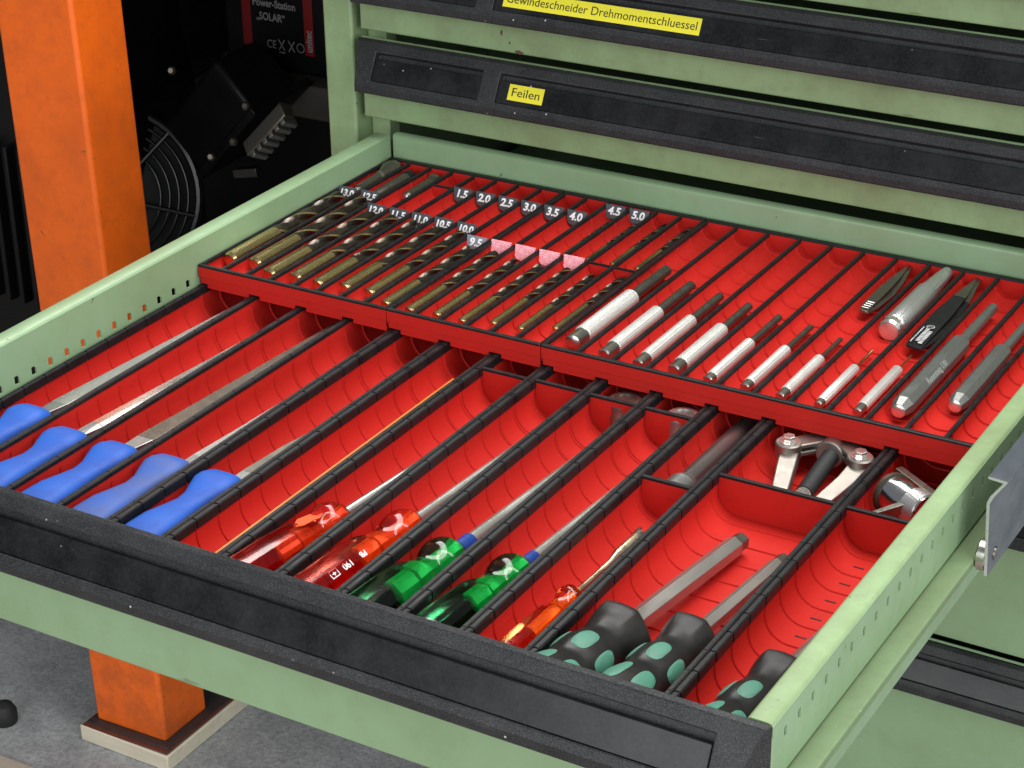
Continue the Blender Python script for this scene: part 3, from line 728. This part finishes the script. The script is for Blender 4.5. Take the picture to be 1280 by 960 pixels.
# illegible print on the black tweezers: ring mark and rows of fine strokes
mk = MB(); mz = -21.7
for k in range(20):
    a = 2*math.pi*k/20; b = 2*math.pi*(k+1)/20
    cx, cy = 519.4, 516
    mk.add([(cx+r*math.cos(q), cy+r*math.sin(q), mz+0.30) for q in (a, b) for r in (2.4, 2.9)], [(0, 1, 3, 2)])
mk.add([(517.6, 515.7, mz+0.32), (521.2, 515.7, mz+0.32), (521.2, 516.3, mz+0.32), (517.6, 516.3, mz+0.32)], [(0, 1, 2, 3)])
for row, (xr, ya_, yb_) in enumerate([(515.4, 487, 513), (519.0, 490, 511), (522.0, 487, 509)]):
    y = ya_
    while y < yb_:
        L = random.uniform(0.7, 2.2); h = (0.5, 1.3, 1.4)[row]
        zz = mz + 0.30 - (xr-519)*0.04
        mk.add([(xr-h, y, zz+0.05), (xr+h, y, zz-0.02), (xr+h, y+L, zz-0.02), (xr-h, y+L, zz+0.05)], [(0, 1, 2, 3)])
        y += L+random.uniform(0.5, 0.9)
mk.build('printed_marks', GREYTXT, tb, smooth=0)

# ------------------------------------------------------------------ files
for m_ in (BLUE, BLUE_D, SOFT): m_.node_tree.nodes['Principled BSDF'].inputs['Specular IOR Level'].default_value = 0.22
FILESTEEL = mat_plain('ground_file_steel', (0.34, 0.335, 0.315), 0.40, 0.9, 70, 0.6, 1800, 0.4, stretch=(1, 0.4, 1), col2=(0.20, 0.195, 0.18))
def file_tool(cx, yend, ztop, bw, bt, btip, bx, lab, hm, bm, half=False, ytan=132, shift=0):
    t = thing('file', (cx, 190, FLOOR_L), lab, 'file', 'files with blue handles')
    st = [(24, 10, 9), (30, 14, 12), (50, 15.2, 13.2), (66, 14.6, 13.0), (80, 12.0, 11.4), (92, 9.8, 10.2), (101, 10.2, 10.8), (111, 13.8, 12.6), (118, 16.2, 13.6), (124, 16.0, 13.4), (130.5, 14.0, 11.6), (132.5, 12.6, 10.0), (133, 10.5, 8.5)]
    secs = []
    for y, a, b in st:
        ring = []
        for k in range(28):
            q = 2*math.pi*k/28; cq, sq = math.cos(q), math.sin(q)
            e = 0.5 if sq > 0 else 0.62
            ring.append((cx+a*math.copysign(abs(cq)**e, cq), y+shift, -49.0+b*math.copysign(abs(sq)**e, sq)+0.0))
        secs.append(ring)
    MB().loft(secs).build('grip', hm, t, smooth=60)
    y0 = 130+shift
    def sec(y, w_, th, x, z):
        c = 0.35
        return [(x-w_/2, y, z), (x+w_/2, y, z), (x+w_/2, y, z+th), (x+w_/2*(0.45 if half else 0.92), y, z+th*(1.5 if half else 1.05)), (x-w_/2*(0.45 if half else 0.92), y, z+th*(1.5 if half else 1.05)), (x-w_/2, y, z+th)]
    tang = MB().loft([sec(y0, bw*0.62, bt, cx+(bx-cx)*0.1, ztop-bt), sec(y0+20, bw*0.95, bt, cx+(bx-cx)*0.25, ztop-bt)]).build('tang', GREYSTEEL, t, smooth=0)
    MB().loft([sec(y0+20.1, bw, bt, cx+(bx-cx)*0.25, ztop-bt), sec(y0+60, bw, bt, cx+(bx-cx)*0.5, ztop-bt), sec(yend-90, bw*0.96, bt, bx, ztop-bt-1), sec(yend, bw*btip, bt*0.7, bx+1, ztop-bt-2)]).build('blade', bm, t, smooth=0, bevel=0.25)
file_tool(27.5, 400, -43.5, 13.0, 4.0, 0.75, 38.5, 'blue-handled flat file along the left drawer wall', BLUE, FILESTEEL, ytan=132, shift=14)
file_tool(71.5, 385, -43.0, 12.0, 4.0, 0.55, 84.0, 'blue-handled half-round file with bright polished blade', BLUE, BRIGHT, True, shift=0)
file_tool(113.5, 420, -42.0, 14.0, 5.0, 0.8, 126.0, 'blue-handled flat file with brown tarnished blade', BLUE, mat_plain('brown_file_steel', (0.17, 0.145, 0.115), 0.38, 0.85, 80, 0.7, 1200, 0.35), shift=0)
file_tool(154.8, 420, -46.5, 9.0, 6.0, 0.5, 166.0, 'grubby blue-handled file with a slim grey blade', BLUE_D, FILESTEEL, shift=2)
file_tool(196.2, 330, -46.5, 10.0, 4.0, 0.5, 208.6, 'blue-handled file in the single trough next to the orange strip', BLUE, mat_plain('olive_file_steel', (0.22, 0.205, 0.165), 0.38, 0.85, 80, 0.7, 1200, 0.3), shift=1)
t = MB().box(249.6, 251.4, 20, 318, -57.6, -39.2).build('orange_strip', STICKM, bevel=0.5)
tag(t, 'thin orange strip standing along the side of an otherwise empty trough', 'strip')

# ------------------------------------------------------------------ screwdrivers with clear handles
def prof_r(prof, t):
    for (a, ra), (b, rb) in zip(prof[:-1], prof[1:]):
        if a <= t <= b: return ra+(rb-ra)*(t-a)/(b-a)
    return prof[-1][1]
def smoothprof(prof, n=70):
    L = prof[-1][0]; out = []
    for i in range(n+1):
        t = L*i/n; acc = 0; ww = 0
        for k in range(-3, 4):
            tt = min(max(t+k*0.9, 0), L); acc += prof_r(prof, tt); ww += 1
        out.append((t, acc/ww))
    return out
def hexr(a):
    m = (a % (math.pi/3))-math.pi/6
    return max(math.cos(math.pi/6)/math.cos(m), 0.866)
def hexmod(t0, amt):
    def rf(t, a):
        k = max(0.0, min(1.0, (t0-t)/4.0))
        return 1 - k*amt*(1-hexr(a))*6.5
    return rf
def screwdriver(lab, p0, p1, prof, shaft_r, ytip, mat, core, corelen, name='screwdriver', ring=None, shaft_mat=None, tipw=None, tgroup='clear-handled screwdrivers', coreend=None, flut=0.12):
    p0 = Vector(p0); p1 = Vector(p1); d = (p1-p0).normalized()
    t = thing(name, (p0.x+d.x*60, p0.y+60, FLOOR_L), lab, 'screwdriver', tgroup)
    Lh = prof[-1][0]
    MB().lathe(p0, p1, smoothprof(prof, 60), 60, rf=hexmod(prof[5][0]+6, flut)).build('handle', mat, t, smooth=60)
    # steel tang, glow of light refracted in the clear plastic put into its colour
    c0 = p0+d*(Lh-corelen); r = shaft_r*0.95
    MB().lathe(c0, p1, [(0, r*0.7), (1, r*1.15), (corelen*0.28, r*1.15), (corelen*0.30, r*1.7), (corelen*0.48, r*1.7), (corelen*0.5, r*1.0), (corelen-1.5, r*1.0)], 8).build('tang', core, t, smooth=0)
    s0 = p0+d*(Lh+0.05); L = (p1-p0).length-Lh
    if ring:
        MB().lathe(s0, p1, [(0, shaft_r*1.18), (ring, shaft_r*1.18)], 24).build('sleeve', BLUERING, t); 
    MB().lathe(s0, p1, [(0, shaft_r), (L-10, shaft_r)], 24).build('shaft', shaft_mat or BRIGHT, t)
    e0 = s0+d*(L-10.02)
    u = d.cross(Vector((0, 0, 1))).normalized(); v = u.cross(d)
    w_ = tipw or shaft_r
    def rc(s_, a, b): return [e0+d*s_+u*(a*math.cos(q))+v*(b*math.sin(q)) for q in [2*math.pi*(k+0.5)/12 for k in range(12)]]
    MB().loft([rc(0, shaft_r*0.98, shaft_r*0.98), rc(3, w_, shaft_r*0.8), rc(10, w_, 0.5)]).build('blade_tip', DARKSTEEL, t, smooth=40)
    return t, p0, d
big = [(0, 11.5), (2, 14.2), (10, 15.2), (40, 15.2), (56, 14.6), (62, 13.8), (72, 10.0), (77, 9.4), (82, 10.6), (87, 13.0), (92, 13.8), (97, 13.0), (101, 10.8), (103, 8.0)]
A, p0, d = screwdriver('clear red screwdriver with a flat orange tag on its handle', (274.5, 30, -46.0), (292.5, 228, -46.5), big, 3.6, 222, CLEAR_RED, GLOW_ORANGE, 62)
# orange tag stuck on the handle
q = p0+d*76
secs = []
for s_, hw in [(-14, 1.5), (-11, 4.2), (-4, 6.0), (3, 6.0), (9, 4.0), (11, 0.8)]:
    z = -46+12.6-abs(s_+2)*0.04-(0.0 if s_ < 2 else 1.5)
    secs.append([(q.x-1.5-hw, q.y+s_, z-2.4), (q.x-1.5+hw, q.y+s_, z+0.3), (q.x-1.5+hw, q.y+s_, z+0.8), (q.x-1.5-hw, q.y+s_, z-1.9)])
MB().loft(secs).build('tag', FLAG, A, smooth=40)
A, p0, d = screwdriver('clear red screwdriver with white print along its handle', (318.6, 28, -46.2), (327.0, 300, -55.5), [(t_*1.22 if t_ > 12 else t_, r_*0.96) for t_, r_ in big], 4.0, 300, CLEAR_RED2, GLOW_ORANGE, 60)
ex = d; ny = Vector((0.62, 0, 0.78)); eyv = ny.cross(ex)
for s_, b, sz in ((62, 'PB', 5.2), (47, '190', 6.2)):
    c = p0+d*s_+ny*(14.6*0.965)
    text('lettering', b, sz, frame(c, -ex, -eyv), WHITE, A, bold=0.1)
c = p0+d*34+ny*(14.5*0.97); m = frame(c, -ex, -eyv)
fr = MB()
for a, b, e, f in ((-3.6, 3.6, -2.6, -2.1), (-3.6, 3.6, 2.1, 2.6), (-3.6, -3.1, -2.1, 2.1), (3.1, 3.6, -2.1, 2.1), (-1.6, 1.6, -0.35, 0.35), (-0.35, 0.35, -1.4, 1.4)):
    fr.add([m @ Vector(k) for k in ((a, e, 0), (b, e, 0), (b, f, 0), (a, f, 0))], [(0, 1, 2, 3)])
fr.build('printed_symbol', WHITE, A, smooth=0)
fat = [(0, 12), (2, 15.5), (10, 17.2), (40, 17.2), (56, 16.4), (62, 15.2), (74, 11.2), (79, 10.8), (84, 12.2), (89, 14.4), (95, 15.2), (101, 14.4), (105, 12.2), (108, 8.6)]
screwdriver('large clear green screwdriver with blue sleeve on a thick shaft', (362.0, 24, -44.8), (373.0, 319, -55), fat, 5.0, 319, CLEAR_GREEN, GLOW_GREEN, 66, ring=17)
screwdriver('darker green screwdriver with shorter shaft and blue sleeve', (404.5, 30, -46.0), (413.8, 296, -55), [(t_, r_*0.92) for t_, r_ in fat], 4.2, 296, CLEAR_GREEN, GLOW_GREEN, 58, ring=15)
# nut driver
orange_p = [(0, 7), (1.5, 9), (8, 10.0), (40, 10.0), (60, 9.8), (70, 9.2), (74, 6.4), (90, 6.6), (92, 8.6), (97, 9.0), (99, 7.0), (99.5, 5.0)]
p0 = Vector((447, 31, -51)); p1 = Vector((449.5, 240, -55)); d = (p1-p0).normalized()
t = thing('nut_driver', (447, 90, FLOOR_L), 'short nut driver with a small clear orange handle', 'nut driver')
MB().lathe(p0, p1, orange_p, 40, rf=hexmod(74, 0.10)).build('handle', CLEAR_ORANGE, t, smooth=50)
MB().lathe(p0+d*48, p1, [(0, 2.6), (30, 3.0), (31, 4.2), (38, 4.2), (39, 2.6), (49, 2.6)], 8).build('tang', GLOW_ORANGE, t, smooth=0)  # tang painted with the glow inside the clear handle
MB().lathe(p0+d*99, p1, [(0, 2.6), (44, 2.4), (54, 4.4), (78, 4.6)], 28).build('shaft', mat_plain('warm_reflection_steel', (0.72, 0.60, 0.42), 0.24, 1.0, 60, 0.4, col2=(0.45, 0.35, 0.2)), t)  # steel shaft, its warm cream reflection put into the colour
mb = MB().lathe(p0+d*177.1, p1, [(0, 4.7), (4, 4.7), (4.2, 3.2), (3.0, 3.0)], 24)
u = d.cross(Vector((0, 0, 1))).normalized(); v = u.cross(d)
for q in (0.4, 2.5, 4.6):
    c = p0+d*181+u*(3.8*math.cos(q))+v*(3.8*math.sin(q))
    mb.lathe(c, c+d, [(0, 1.3), (6, 1.0)], 8)
mb.build('socket', DARKSTEEL, t, smooth=30)

# ------------------------------------------------------------------ hex drivers with soft grips
kf = [(0, 10), (3, 14), (8, 17), (18, 19.0), (28, 18.8), (38, 16.8), (45, 15.2), (49, 15.6), (56, 16.8), (63, 16.6), (70, 15.0), (78, 13.6), (86, 14.8), (94, 17.8), (100, 19.2), (103, 18.8), (105.5, 15.5), (106.2, 12)]
def grip(t, p0, p1, prof, pads, sc_=1.0):
    pr = smoothprof([(a, r*sc_) for a, r in prof])
    p0 = Vector(p0); d = (Vector(p1)-p0).normalized(); up = Vector((0, 0, 1)); u = d.cross(up).normalized(); v = u.cross(d).normalized()
    def rf(tt, a):
        k = max(0, min(1, (tt-84)/12.0)); return 1-0.55*k*(1-hexr(a))
    MB().lathe(p0, p1, pr, 96, rf=rf).build('grip', SOFT, t, smooth=60)
    for (tc, ac, ht, ha) in pads:
        mb = MB(); vs = []; fs = []
        R, M = 8, 44
        vs.append((0, 0))
        for i in range(1, R+1):
            for k in range(M):
                q = 2*math.pi*k/M; e = 0.7
                vs.append((ht*i/R*math.copysign(abs(math.cos(q))**e, math.cos(q)), ha*i/R*math.copysign(abs(math.sin(q))**e, math.sin(q))))
        for k in range(M): fs.append((0, 1+k, 1+(k+1) % M))
        for i in range(1, R):
            for k in range(M): fs.append((1+(i-1)*M+k, 1+i*M+k, 1+i*M+(k+1) % M, 1+(i-1)*M+(k+1) % M))
        P = []
        for k, (s_, b) in enumerate(vs):
            edge = math.hypot(s_/ht, b/ha)
            tt = tc+s_; a = ac+b; rr = prof_r(pr, tt)*rf(tt, a)+(0.5 if edge < 0.93 else 0.12)
            P.append(p0+d*tt+u*(math.cos(a)*rr)+v*(math.sin(a)*rr))
        mb.add(P, fs); mb.build('mint_pad', MINT, t, smooth=60)
def padset():
    out = []
    for a in (0.35, 1.40, 2.45, 3.5, 4.5, 5.5):
        out.append((60.5, a, 9.5, 0.33)); out.append((30.0, a+0.5, 11.5, 0.33))
    return out
def hex_driver(lab, p0, p1, r, sc_=1.0, tip=True):
    p0 = Vector(p0); p1 = Vector(p1); d = (p1-p0).normalized(); Lh = 106.2
    t = thing('hex_driver', (p0.x+d.x*60, p0.y+60, FLOOR_L), lab, 'screwdriver', 'hex drivers with black and mint grips')
    grip(t, p0, p1, kf, padset(), sc_)
    L = (p1-p0).length-Lh
    if tip:
        MB().lathe(p0+d*(Lh-1), p1, [(0, r), (L-9, r)], 6, phase=math.pi/6).build('shaft', HEXSTEEL, t, smooth=0, bevel=0.25)
        MB().lathe(p0+d*(Lh+L-10.05), p1, [(0, r*0.98), (0.6, r*0.86), (9, r*0.84), (10, r*0.70)], 6, phase=math.pi/6).build('hex_tip', DARKSTEEL, t, smooth=0, bevel=0.25)
    else:
        MB().lathe(p0+d*(Lh-1), p1, [(0, r), (L, r)], 6).build('shaft', HEXSTEEL, t, smooth=0)
    return t
hex_driver('hex driver with the thicker steel shaft lying mid-trough', (484.6, 2, -43.0), (505.5, 238, -54), 6.6, 1.06)
hex_driver('hex driver with the thinner shaft against the trough wall', (524.5, 15, -43.8), (536.6, 230, -54), 5.0, 0.93)
hex_driver('mint-and-black gripped driver half hidden by the drawer side', (581.0, 8, -44.5), (594.0, 210, -56), 5.0, 0.90)

# ------------------------------------------------------------------ steel bar tool, puller, filter tool, sockets
t = thing('steel_arbor', (447, 310, FLOOR_L), 'dark steel bar with a bright collar behind a trough divider', 'bar')
MB().lathe((446.5, 281, -52), (449, 430, -52), [(0, 7.6), (150, 7.6)], 28).build('bar', mat_plain('tarnished_bar', (0.28, 0.24, 0.235), 0.33, 0.9, 60, 0.8, 500, 0.1, stretch=(1, 0.3, 1), col2=(0.12, 0.09, 0.085)), t)
MB().lathe((446.3, 262, -52), (447, 430, -52), [(0, 8.0), (1.2, 10.4), (13, 10.4), (15.5, 8.6), (20, 7.8)], 28).build('collar', GREYSTEEL, t)

pl = thing('gear_puller', (513, 330, FLOOR_L), 'small two-jaw gear puller with black threaded spindle', 'puller')
def bar(mb, a, b, w_, th, wb=None, thb=None):
    a = Vector(a); b = Vector(b); d = (b-a).normalized(); u = d.cross(Vector((0, 0, 1))).normalized(); v = u.cross(d)
    wb = wb or w_; thb = thb or th
    mb.loft([[a+u*(i*w_/2)+v*(j*th/2) for i, j in ((-1, -1), (1, -1), (1, 1), (-1, 1))], [b+u*(i*wb/2)+v*(j*thb/2) for i, j in ((-1, -1), (1, -1), (1, 1), (-1, 1))]])
PULL = mat_plain('chromed_puller_steel', (0.36, 0.335, 0.30), 0.48, 1.0, 60, 0.6, 300, 0.1, col2=(0.30, 0.27, 0.25))
Lb, Rb = (489.5, 343, -44), (537.5, 346, -44)
for bx_, by_, ex_ in ((489.5, 342, 505), (537.5, 345, 523)):
    mb = MB(); bar(mb, (bx_, by_, -46.5), (ex_, 361, -46.5), 13, 3.4); bar(mb, (bx_, by_, -41.2), (ex_, 361, -41.2), 13, 3.0); mb.build('link', PULL, pl, smooth=0, bevel=0.7)
for lx, ends_ in ((489.5, ((490, 345, -47), (496, 322, -51), (503, 296, -56), (507, 284, -58))), (537.5, ((538, 347, -47), (536.5, 325, -50), (530, 300, -55), (523, 284, -58)))):
    mb = MB(); ws = (13, 12.5, 11, 8)
    secs = []
    for (px, py, pz), w_ in zip(ends_, ws):
        secs.append([(px-w_/2, py, pz-5), (px+w_/2, py, pz-5), (px+w_/2, py, pz+4.5), (px-w_/2, py, pz+4.5)])
    mb.loft(secs).build('jaw', PULL, pl, smooth=30, bevel=0.9)
for bx_, by in ((489.5, 342), (537.5, 345)):
    b_ = MB().lathe((bx_, by, -49), (bx_, by, -30), [(0, 8.6), (9.4, 8.6), (10.2, 7.8)], 28).build('pivot_boss', PULL, pl)
    MB().lathe((bx_, by, -38.7), (bx_, by, -30), [(0, 6.8), (0.8, 6.8)], 24).build('washer', BRIGHT, b_)
    MB().lathe((bx_, by, -37.85), (bx_, by, -30), [(0, 4.3), (3.0, 4.3), (3.4, 3.6)], 6).build('nut', BRIGHT, b_, smooth=0, bevel=0.2)
mb = MB(); bar(mb, (497, 359, -44), (531, 360, -44), 11, 8.4); mb.build('crosshead', PULL, pl, smooth=0, bevel=1.2)
MB().lathe((514.2, 350, -46.5), (514.2, 376, -46.5), [(0, 6.4), (0, 8.8), (0.8, 9.6), (13, 9.6), (14, 9)], 32).build('threaded_boss', PULL, pl)
prf = []
for i in range(66): prf.append((i*1.0, 5.6 if i % 2 else 5.0))
MB().lathe((514.4, 364, -46.2), (519.0, 297, -48.5), prf, 24).build('spindle', RUBBER, pl, smooth=0)
MB().lathe((518.9, 299, -48.4), (519.8, 285, -49.1), [(0, 5.0), (6, 5.4), (9, 3.0), (12, 0.8)], 24).build('spindle_point', BRIGHT, pl)

ft = thing('filter_wrench', (585, 315, FLOOR_L), 'chrome barrel with dark ring and legs tucked beside the drawer wall', 'wrench')
CHROME = mat_plain('scuffed_chrome', (0.74, 0.74, 0.76), 0.17, 1.0, 70, 0.6, 260, 0.25, col2=(0.45, 0.42, 0.40))
a0 = Vector((569, 322, -47)); a1 = Vector((600, 303, -44)); d = (a1-a0).normalized()
MB().lathe(a0, a1, [(0, 9.0), (0.6, 12.5), (14, 12.5), (16, 11.6), (34, 11.4)], 40).build('barrel', CHROME, ft)
MB().lathe(a0-d*3.5, a1, [(0, 11.0), (0.8, 14.0), (3.6, 14.0), (4.4, 12.0)], 40).build('ring', GASKET, ft)
MB().lathe(a0+d*20, a1, [(0, 12.2), (12, 12.2)], 40).build('knurled_band', KNURL2, ft)
mb = MB(); bar(mb, (563, 345, -42.5), (600, 318, -41.0), 5.5, 5.5); mb.build('leg', DARKSTEEL, ft, smooth=0, bevel=0.6)
mb = MB(); bar(mb, (562, 288, -50), (587, 306, -41), 3.4, 6, 5.6, 7); mb.build('leg', DARKSTEEL, ft, smooth=0, bevel=0.6)

for x, y, r, lab, mt in ((368, 347, 13, 'dark knurled socket peeping out from under the upper tray', DARKSTEEL), (412, 346, 12, 'dark socket with a bright rim under the upper tray', GREYSTEEL)):
    s_ = thing('socket', (x, y, FLOOR_L), lab, 'socket')
    MB().lathe((x, y, FLOOR_L+0.4), (x, y, -30), [(0, r), (14, r), (15, r*0.97), (21, r*0.97), (22, r*0.9)], 36).build('body', mt, s_)
    MB().lathe((x, y, FLOOR_L+21), (x, y, -30), [(0, r*0.92), (1.8, r*0.92), (2.4, r*0.8), (2.4, r*0.6), (0.5, r*0.58)], 36).build('rim', BRIGHT if mt is GREYSTEEL else DARKSTEEL, s_)

# ------------------------------------------------------------------ orange post on its board
po = thing('orange_post', (-352, 640, ZF+22), 'chipped orange steel post standing on a wooden board', 'post')
MB().box(-399, -306, 605.5, 675, ZF+25, 420).build('column', ORANGE, po, bevel=4.0, seg=3)
MB().box(-399.6, -305.4, 604.9, 675.6, ZF+21, ZF+130).build('worn_foot', ORANGE_W, po, bevel=4.0, seg=3)
MB().box(-406, -296, 596, 720, ZF+20, ZF+22.2).build('base_plate', BASEP, po, bevel=0.8)
MB().box(-409, -292.5, 590, 722, ZF+18.9, ZF+20.6).build('lower_plate', RUST, po, bevel=0.5)
po.rotation_euler.y = -0.0255
bd = MB().box(-410, -291, 588.5, 760, ZF, ZF+19.1).build('wooden_board', WOODM, bevel=1.6)
tag(bd, 'pale wooden board under the foot of the orange post', 'board')
ru = MB().lathe((-505, 574, ZF), (-505, 574, 0), [(0, 13), (3, 14), (14, 14), (22, 10), (25, 3)], 28).build('rubber_foot', RUBBER)
tag(ru, 'round black rubber foot on the dark floor', 'foot')

# ------------------------------------------------------------------ dark things stored behind the post
sh = MB().box(-1300, -72, 720, 1278, 330, 350).build('shade_shelf', DUSK, bevel=1); tag(sh, 'unseen dark shelf board added to shade the stored machines', 'shelf')  # out of view, added to keep overhead light off the machines
sb = MB().box(-460, -72, 975, 1270, -150, -112).build('lower_shelf', GREYBOARD, bevel=2); tag(sb, 'dim grey shelf board under the power station', 'shelf')
ps = thing('power_station', (-390, 1060, -112), 'black power station box with red and white label', 'power station')
MB().box(-470, -300, 1000, 1130, -112, 120).build('housing', BLACKM, ps, bevel=6)
yf = 999.6
for x0_, x1_, z0_, z1_ in ((-443, -431, -86, -20), (-361, -349, -88, -20)):
    MB().box(x0_, x1_, yf-0.2, yf+0.3, z0_, z1_).build('red_stripe', DARKRED, ps, smooth=0)
def ptxt(b, x, z, s_, m=DIMTXT, ex=(1, 0, 0), ey=(0, 0, 1), al='LEFT', bold=0.25):
    text('lettering', b, s_, frame((x, yf-0.1, z), ex, ey), m, ps, bold=bold, align=al, xs=0.82)
ptxt('Power-Station', -428, -37, 12); ptxt('„SOLAR“', -424, -52, 12); ptxt('CE', -412, -82, 13, bold=0.05)
text('lettering', 'unitec', 12, frame((-355, yf-0.4, -84), (0, 0, 1), (-1, 0, 0)), DIMTXT, ps, bold=0.3, align='LEFT', xs=0.82)
mk = MB()
for cx in (-392, -379):
    for sgn in (1, -1):
        a = Vector((cx-4*sgn, yf-0.2, -87)); b = Vector((cx+4*sgn, yf-0.2, -75)); u = (b-a).normalized(); nn = Vector((u.z, 0, -u.x))*0.6
        mk.add([a-nn, a+nn, b+nn, b-nn], [(0, 1, 2, 3)])
mk.add([(-396, yf-0.2, -90), (-388, yf-0.2, -90), (-388, yf-0.2, -88.6), (-396, yf-0.2, -88.6)], [(0, 1, 2, 3)])
for k in range(20):
    a = 2*math.pi*k/20; b = a+2*math.pi/20
    mk.add([(-367+r*math.cos(q), yf-0.2, -81+r*math.sin(q)) for q in (a, b) for r in (4.4, 5.2)], [(0, 1, 3, 2)])
mk.build('printed_symbols', DIMTXT, ps, smooth=0)

# round fan guard
fan = thing('fan', (-505, 900, -330), 'black round fan guard with concentric wires behind the post', 'fan')
fc = Vector((-535, 860, -235)); fn = Vector((0.60, -0.70, 0.38)).normalized()
fu = fn.cross(Vector((0, 0, 1))).normalized(); fv = fu.cross(fn)
def torus(mb, R, r, off=0, n=56, m=8):
    vs = []; fs = []
    for i in range(n):
        a = 2*math.pi*i/n; c = fc+fn*off; dir_ = fu*math.cos(a)+fv*math.sin(a)
        for j in range(m):
            b = 2*math.pi*j/m; vs.append(c+dir_*(R+r*math.cos(b))+fn*(r*math.sin(b)))
    for i in range(n):
        for j in range(m): fs.append((i*m+j, ((i+1) % n)*m+j, ((i+1) % n)*m+(j+1) % m, i*m+(j+1) % m))
    mb.add(vs, fs)
for R_, r_ in ((98, 5), (86, 1.6), (76, 1.6), (66, 1.6), (56, 1.6)):
    mb = MB(); torus(mb, R_, r_); mb.build('guard_ring', BLACKG, fan)
for k in range(6):
    a = 2*math.pi*k/6+0.3; dd = fu*math.cos(a)+fv*math.sin(a)
    MB().lathe(fc+dd*30+fn*2, fc+dd*98+fn*2, [(0, 3), (68, 2.4)], 8).build('spoke', BLACKG, fan)
MB().lathe(fc-fn*30, fc+fn*10, [(0, 34), (26, 32), (34, 26), (36, 5)], 32).build('hub', BLACKM, fan)
MB().lathe(fc-fn*60, fc, [(0, 84), (50, 100), (54, 98)], 40).build('shroud', BLACKM, fan)
# motor / machine body
mc = thing('machine_housing', (-380, 900, -330), 'black machine housing with bolts in the dark gap', 'machine')
a0 = Vector((-470, 930, -230)); a1 = Vector((-330, 900, -90)); dd = (a1-a0).normalized()
mb = MB()
uu = dd.cross(Vector((0, -1, 0))).normalized(); vv = uu.cross(dd)
def obox(c, hx, hy, hz, ax, ay, az):
    m_ = MB(); c = Vector(c)
    P = [c+ax*(i*hx)+ay*(j*hy)+az*(k*hz) for k in (-1, 1) for j in (-1, 1) for i in (-1, 1)]
    m_.add(P, [(0, 1, 3, 2), (4, 6, 7, 5), (0, 4, 5, 1), (1, 5, 7, 3), (3, 7, 6, 2), (2, 6, 4, 0)]); return m_
ctr = Vector((-418, 935, -135))
obox(ctr, 66, 34, 36, dd, uu, vv).build('gearbox', BLACKM, mc, bevel=6)
obox(ctr+uu*34-vv*6, 70, 5, 46, dd, uu, vv).build('mounting_plate', BLACKM, mc, bevel=2)
MB().lathe((-590, 1010, -50), (-520, 985, -50), [(0, 90), (60, 96), (75, 84), (80, 30)], 40).build('round_cover', BLACKM, mc, bevel=2)
for c in ((-455, 890, -88), (-372, 880, -150), (-408, 886, -175), (-360, 890, -112)):
    MB().lathe(c, (c[0]+2, c[1]-8, c[2]+3), [(0, 5), (4, 5), (6, 3)], 6).build('bolt', DARKSTEEL, mc, smooth=0)
# finned aluminium plug
pg = thing('finned_plug', (-300, 850, -150), 'small silver finned metal plug on the black machine', 'plug')
dx = Vector((0.68, 0.1, 0.73)).normalized(); uy = Vector((0.65, -0.5, -0.56)); uy = (uy-dx*uy.dot(dx)).normalized(); uz = dx.cross(uy)
c0 = Vector((-300, 850, -117))
obox(c0-uz*3, 34, 9, 7, dx, uy, uz).build('plug_body', DARKSTEEL, pg, bevel=1.5)
for k in range(6): obox(c0+dx*(-26+10.5*k)+uy*3, 3.0, 11, 9, dx, uy, uz).build('fin', GREYSTEEL, pg, bevel=1)
obox((-330, 845, -165), 16, 5, 5, Vector((0.97, 0, 0.22)), Vector((0, 1, 0)), Vector((-0.22, 0, 0.97))).build('lever', BLACKG, pg, bevel=1)
# things left of the post
cr = thing('slatted_crate', (-700, 880, ZF), 'dark slatted crate left of the orange post', 'crate')
MB().box(-900, -515, 765, 1000, ZF, 60).build('crate_body', BLACKM, cr, bevel=4)
for k in range(7): MB().box(-640+k*20, -634+k*20, 752, 765.2, -330, -150).build('slat', BLACKM, cr, bevel=1.5)

# tidy helper properties
for ob in bpy.data.objects:
    if '_o' in ob: del ob['_o']
